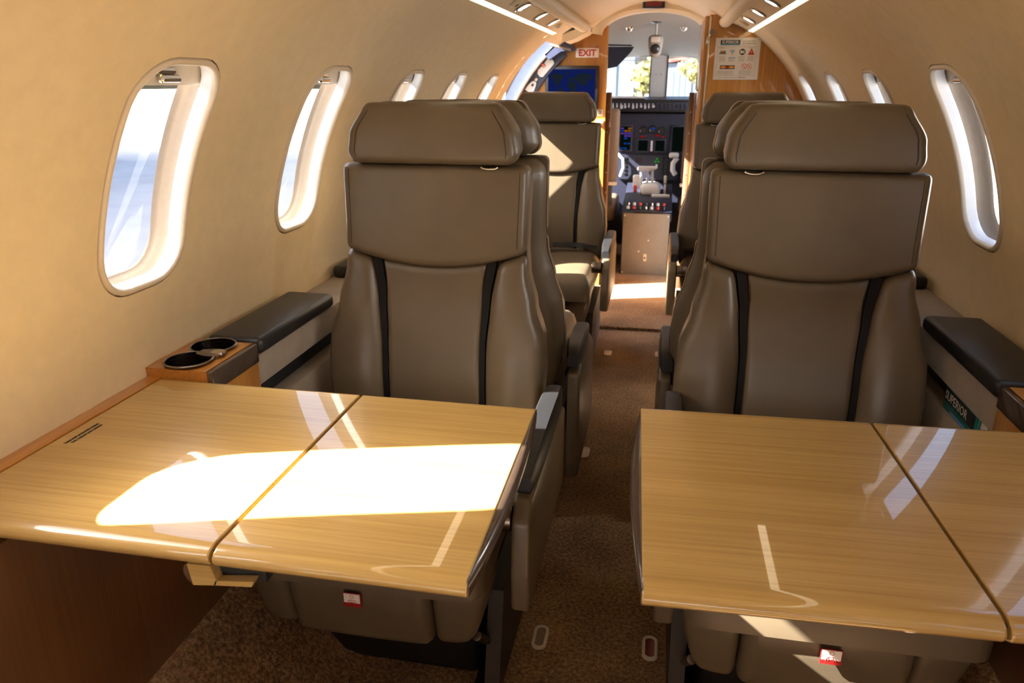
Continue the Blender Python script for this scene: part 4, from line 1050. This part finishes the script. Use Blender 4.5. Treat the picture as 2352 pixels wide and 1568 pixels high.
# lower centre panel
I(MB().box(-0.20, 0.20, -0.03, 0.0, -0.20, -0.038), 'lower_board', 'panel_blue', 0)
for k in range(5):
    for x in (-0.165, 0.085, 0.115): I(MB().rbox(x, x + 0.018, -0.036, -0.030, -0.065 - 0.026 * k, -0.050 - 0.026 * k, 0.001), 'button', 'black_plastic')
for x, z in ((-0.085, -0.062), (-0.060, -0.062), (-0.085, -0.085), (-0.060, -0.085)): I(MB().rbox(x, x + 0.012, -0.034, -0.03, z, z + 0.008, 0.001), 'annunciator', 'lamp_amber')
for x, z in ((0.050, -0.066), (0.040, -0.084), (0.060, -0.084)): I(MB().rbox(x, x + 0.014, -0.034, -0.03, z, z + 0.011, 0.001), 'gear_light', 'lamp_green')
I(MB().rbox(0.050, 0.064, -0.050, -0.03, -0.125, -0.095, 0.004), 'gear_handle', 'post_grey')
I(MB().rbox(0.135, 0.20, -0.075, -0.03, -0.050, -0.015, 0.012), 'yoke_hub', 'white_plastic', 50)
I(MB().tube([(0.19, -0.05, -0.05), (0.165, -0.06, -0.085), (0.165, -0.06, -0.13), (0.185, -0.055, -0.16)], 0.017, 10), 'yoke_grip', 'white_plastic', 50)
I(MB().tube([(-0.22, -0.05, -0.02), (-0.172, -0.06, -0.06), (-0.165, -0.06, -0.12), (-0.185, -0.055, -0.18)], 0.010, 10), 'yoke_grip', 'post_grey', 50)
# throttle quadrant and centre pedestal
pd = empty('centre_pedestal', (0.018, 4.62, 0.0)); tag(pd, 'tan centre pedestal with throttle levers between the pilot seats', 'pedestal')
def Q(mb, name, mat, sm=40): return mb.build(name, mat, pd, sm)
Q(MB().rbox(-0.140, 0.140, -0.008, 0.40, 0.017, 0.400, 0.006), 'aft_face', 'pedestal_tan')
Q(MB().prism([(0.0, 0.400), (0.14, 0.442), (0.30, 0.455), (0.66, 0.50), (0.66, 0.35), (0.0, 0.35)], lambda a, b, d: (d, a, b), -0.150, 0.150), 'console', 'panel_blue', 20)
Q(MB().prism([(-0.10, 0.405), (-0.05, 0.418), (0.05, 0.418), (0.10, 0.405)], lambda a, b, d: (a, d, b), -0.012, 0.01), 'grab_lip', 'black_plastic')
for k in range(14):
    x = -0.115 + 0.036 * (k % 7); y = 0.05 + 0.05 * (k // 7)
    Q(MB().lathe([(0.010, 0.0), (0.009, 0.016), (0.0, 0.018)], (x, y, 0.414 + 0.3 * (y - 0.04)), 'Z', 10), 'knob', ('post_grey', 'ink_red', 'black_plastic', 'chrome')[k % 4] if k % 4 != 1 else 'ink_red')
Q(MB().rbox(-0.055, 0.075, 0.34, 0.50, 0.455, 0.535, 0.03, 4), 'throttle_dome', 'white_plastic')
for x in (-0.050, -0.012, 0.020): 
    Q(MB().tube([(x, 0.42, 0.50), (x - 0.004, 0.40, 0.60), (x - 0.004, 0.395, 0.63)], 0.008, 8), 'throttle_arm', 'white_plastic')
    Q(MB().rbox(x - 0.030, x + 0.020, 0.375, 0.415, 0.610 + 0.008 * (x > 0), 0.640, 0.008), 'throttle_grip', 'white_plastic')
Q(MB().rbox(-0.105, -0.060, 0.36, 0.40, 0.50, 0.585, 0.008), 'flap_lever', 'white_plastic')
Q(MB().rbox(-0.098, -0.075, 0.350, 0.370, 0.475, 0.520, 0.004), 'flap_detent', 'ink_red')
Q(MB().rbox(0.092, 0.110, 0.36, 0.39, 0.535, 0.585, 0.006), 'trim_lever', 'white_plastic'); Q(MB().rbox(0.094, 0.108, 0.36, 0.38, 0.45, 0.53, 0.003), 'trim_stem', 'post_grey')
Q(MB().rbox(0.02, 0.135, 0.30, 0.34, 0.452, 0.472, 0.006), 'trim_ledge', 'white_plastic')
Q(MB().rbox(-0.006, 0.014, -0.012, -0.007, 0.105, 0.150, 0.003), 'catch_plate', 'bezel'); Q(MB().rbox(-0.001, 0.009, -0.0135, -0.011, 0.120, 0.132, 0.001), 'catch_slot', 'black_plastic')
for x, z in ((-0.035, 0.165), (-0.13, 0.03), (-0.13, 0.385), (0.13, 0.385), (0.02, 0.235)): Q(MB().lathe([(0.0, -0.003), (0.004, -0.002), (0.005, 0.0)], (x, -0.008, z), 'Y', 10), 'screw', 'bezel')
# pilot seats
def pilot_seat(side, lab):
    p = empty('pilot_seat', (side * 0.42 + 0.015, 4.78, 0.017)); tag(p, lab, 'seat', 'pilot seats')
    MB().pad(lambda q: -0.225, lambda q: 0.225, lambda u: 0.55, lambda u: 0.985, lambda x, z: -0.06 - 0.02 * math.cos(x / 0.2), lambda x, z: 0.05, 0.02, 16, 18).build('backrest', 'pilot_brown', p, 50)
    MB().rbox(-0.11, 0.11, -0.06, 0.04, 1.00, 1.10, 0.02).build('headrest', 'pilot_brown', p, 50)
    MB().rbox(-0.23, 0.23, -0.085, -0.055, 0.535, 0.556, 0.005).build('back_bar', 'bezel', p, 40)
    MB().rbox(-0.225, 0.225, -0.02, 0.44, 0.30, 0.42, 0.03).build('seat_cushion', 'pilot_brown', p, 50)
    MB().rbox(-0.20, 0.20, -0.04, 0.0, 0.40, 0.56, 0.01).build('back_support', 'black_metal', p, 40)
    MB().rbox(-0.17, 0.17, 0.0, 0.38, 0.0, 0.30, 0.01).build('base', 'black_metal', p, 40)
    return p
pilot_seat(-1, 'brown cockpit seat seen from behind on the monitor side'); pilot_seat(1, 'brown cockpit seat seen from behind on the placard side')

# ------------------------------------------------------------------ outside
mb = MB(); mb.box(-200, 200, -200, 300, -1.42, -1.40); struct(mb.build('ground_apron', 'tarmac', None, 0))
def hangar(x, y, wd, dp, h, lab, roof='hangar_roof', wall_='hangar_wall', door_='hangar_door'):
    e = empty('hangar', (x, y, -1.40)); tag(e, lab, 'building', 'buildings beyond the apron')
    MB().box(-wd / 2, wd / 2, 0, dp, 0, h).build('wall', wall_, e, 0)
    MB().prism([(-wd / 2 - 0.4, h), (0, h + wd * 0.07), (wd / 2 + 0.4, h), (wd / 2 + 0.4, h + 0.5), (0, h + wd * 0.07 + 0.5), (-wd / 2 - 0.4, h + 0.5)], lambda a, b, d: (a, d, b), -0.4, dp + 0.4).build('roof', roof, e, 0)
    for k in range(4):
        a = -wd * 0.36 + wd * 0.18 * k
        MB().box(a, a + wd * 0.165, -0.15, 0.05, 0, h * 0.72).build('door_panel', door_, e, 0)
    return e
hangar(-13.2, 120, 17, 18, 8.0, 'pale blue hangar beyond the windscreen', 'hangar_roof', 'hangar_slate', 'hangar_slate')
hangar(2.6, 150, 6, 18, 6.0, 'blue hangar with a red roof seen through the narrow windscreen pane', 'hangar_roof', 'hangar_slate', 'hangar_slate')
hangar(-20, 2, 44, 14, 9.0, 'pale blue hangar beyond the cabin windows on the door side').rotation_euler = (0, 0, math.radians(90))
hangar(16, 4, 34, 14, 9.0, 'unseen white hangar added beyond the placard side windows to bounce sunlight inside', 'post_grey', 'white_plastic', 'post_grey').rotation_euler = (0, 0, math.radians(-90))  # added building: its sunlit white wall brightens the door side of the cabin
def tree(x, y, h, mat, lab):
    e = empty('tree', (x, y, -1.40)); tag(e, lab, 'tree', 'trees beyond the apron')
    MB().tube([(0, 0, 0), (0.1, 0, h * 0.3), (0.0, 0.1, h * 0.55)], 0.2, 8, True, [0.25, 0.2, 0.1]).build('trunk', 'bark', e, 40)
    mb = MB(); rnd = random.Random(int(x * 10 + y))
    for k in range(46):
        c = Vector((rnd.gauss(0, h * 0.16), rnd.gauss(0, h * 0.16), h * 0.62 + rnd.gauss(0, h * 0.15))); r = h * rnd.uniform(0.07, 0.13)
        for q in range(16):
            d = Vector((rnd.gauss(0, 1), rnd.gauss(0, 1), rnd.gauss(0, 1))).normalized(); t = d.cross(Vector((0.3, 0.5, 0.8))).normalized(); b = d.cross(t); p = c + d * r; s_ = r * 0.55
            mb.add([p + t * s_, p + b * s_, p - t * s_, p - b * s_ + d * 0.1], [(0, 1, 2, 3)])
    mb.build('foliage', mat, e, 0)
tree(-2.9, 108, 6.0, 'leaf_yellow', 'yellow green tree seen beside the centre post of the windscreen')
tree(4.4, 112, 6.5, 'leaf_yellow', 'yellow green tree in the middle of the narrow windscreen pane')
tree(6.6, 118, 6.0, 'leaf_green', 'dark green tree at the edge of the narrow windscreen pane')
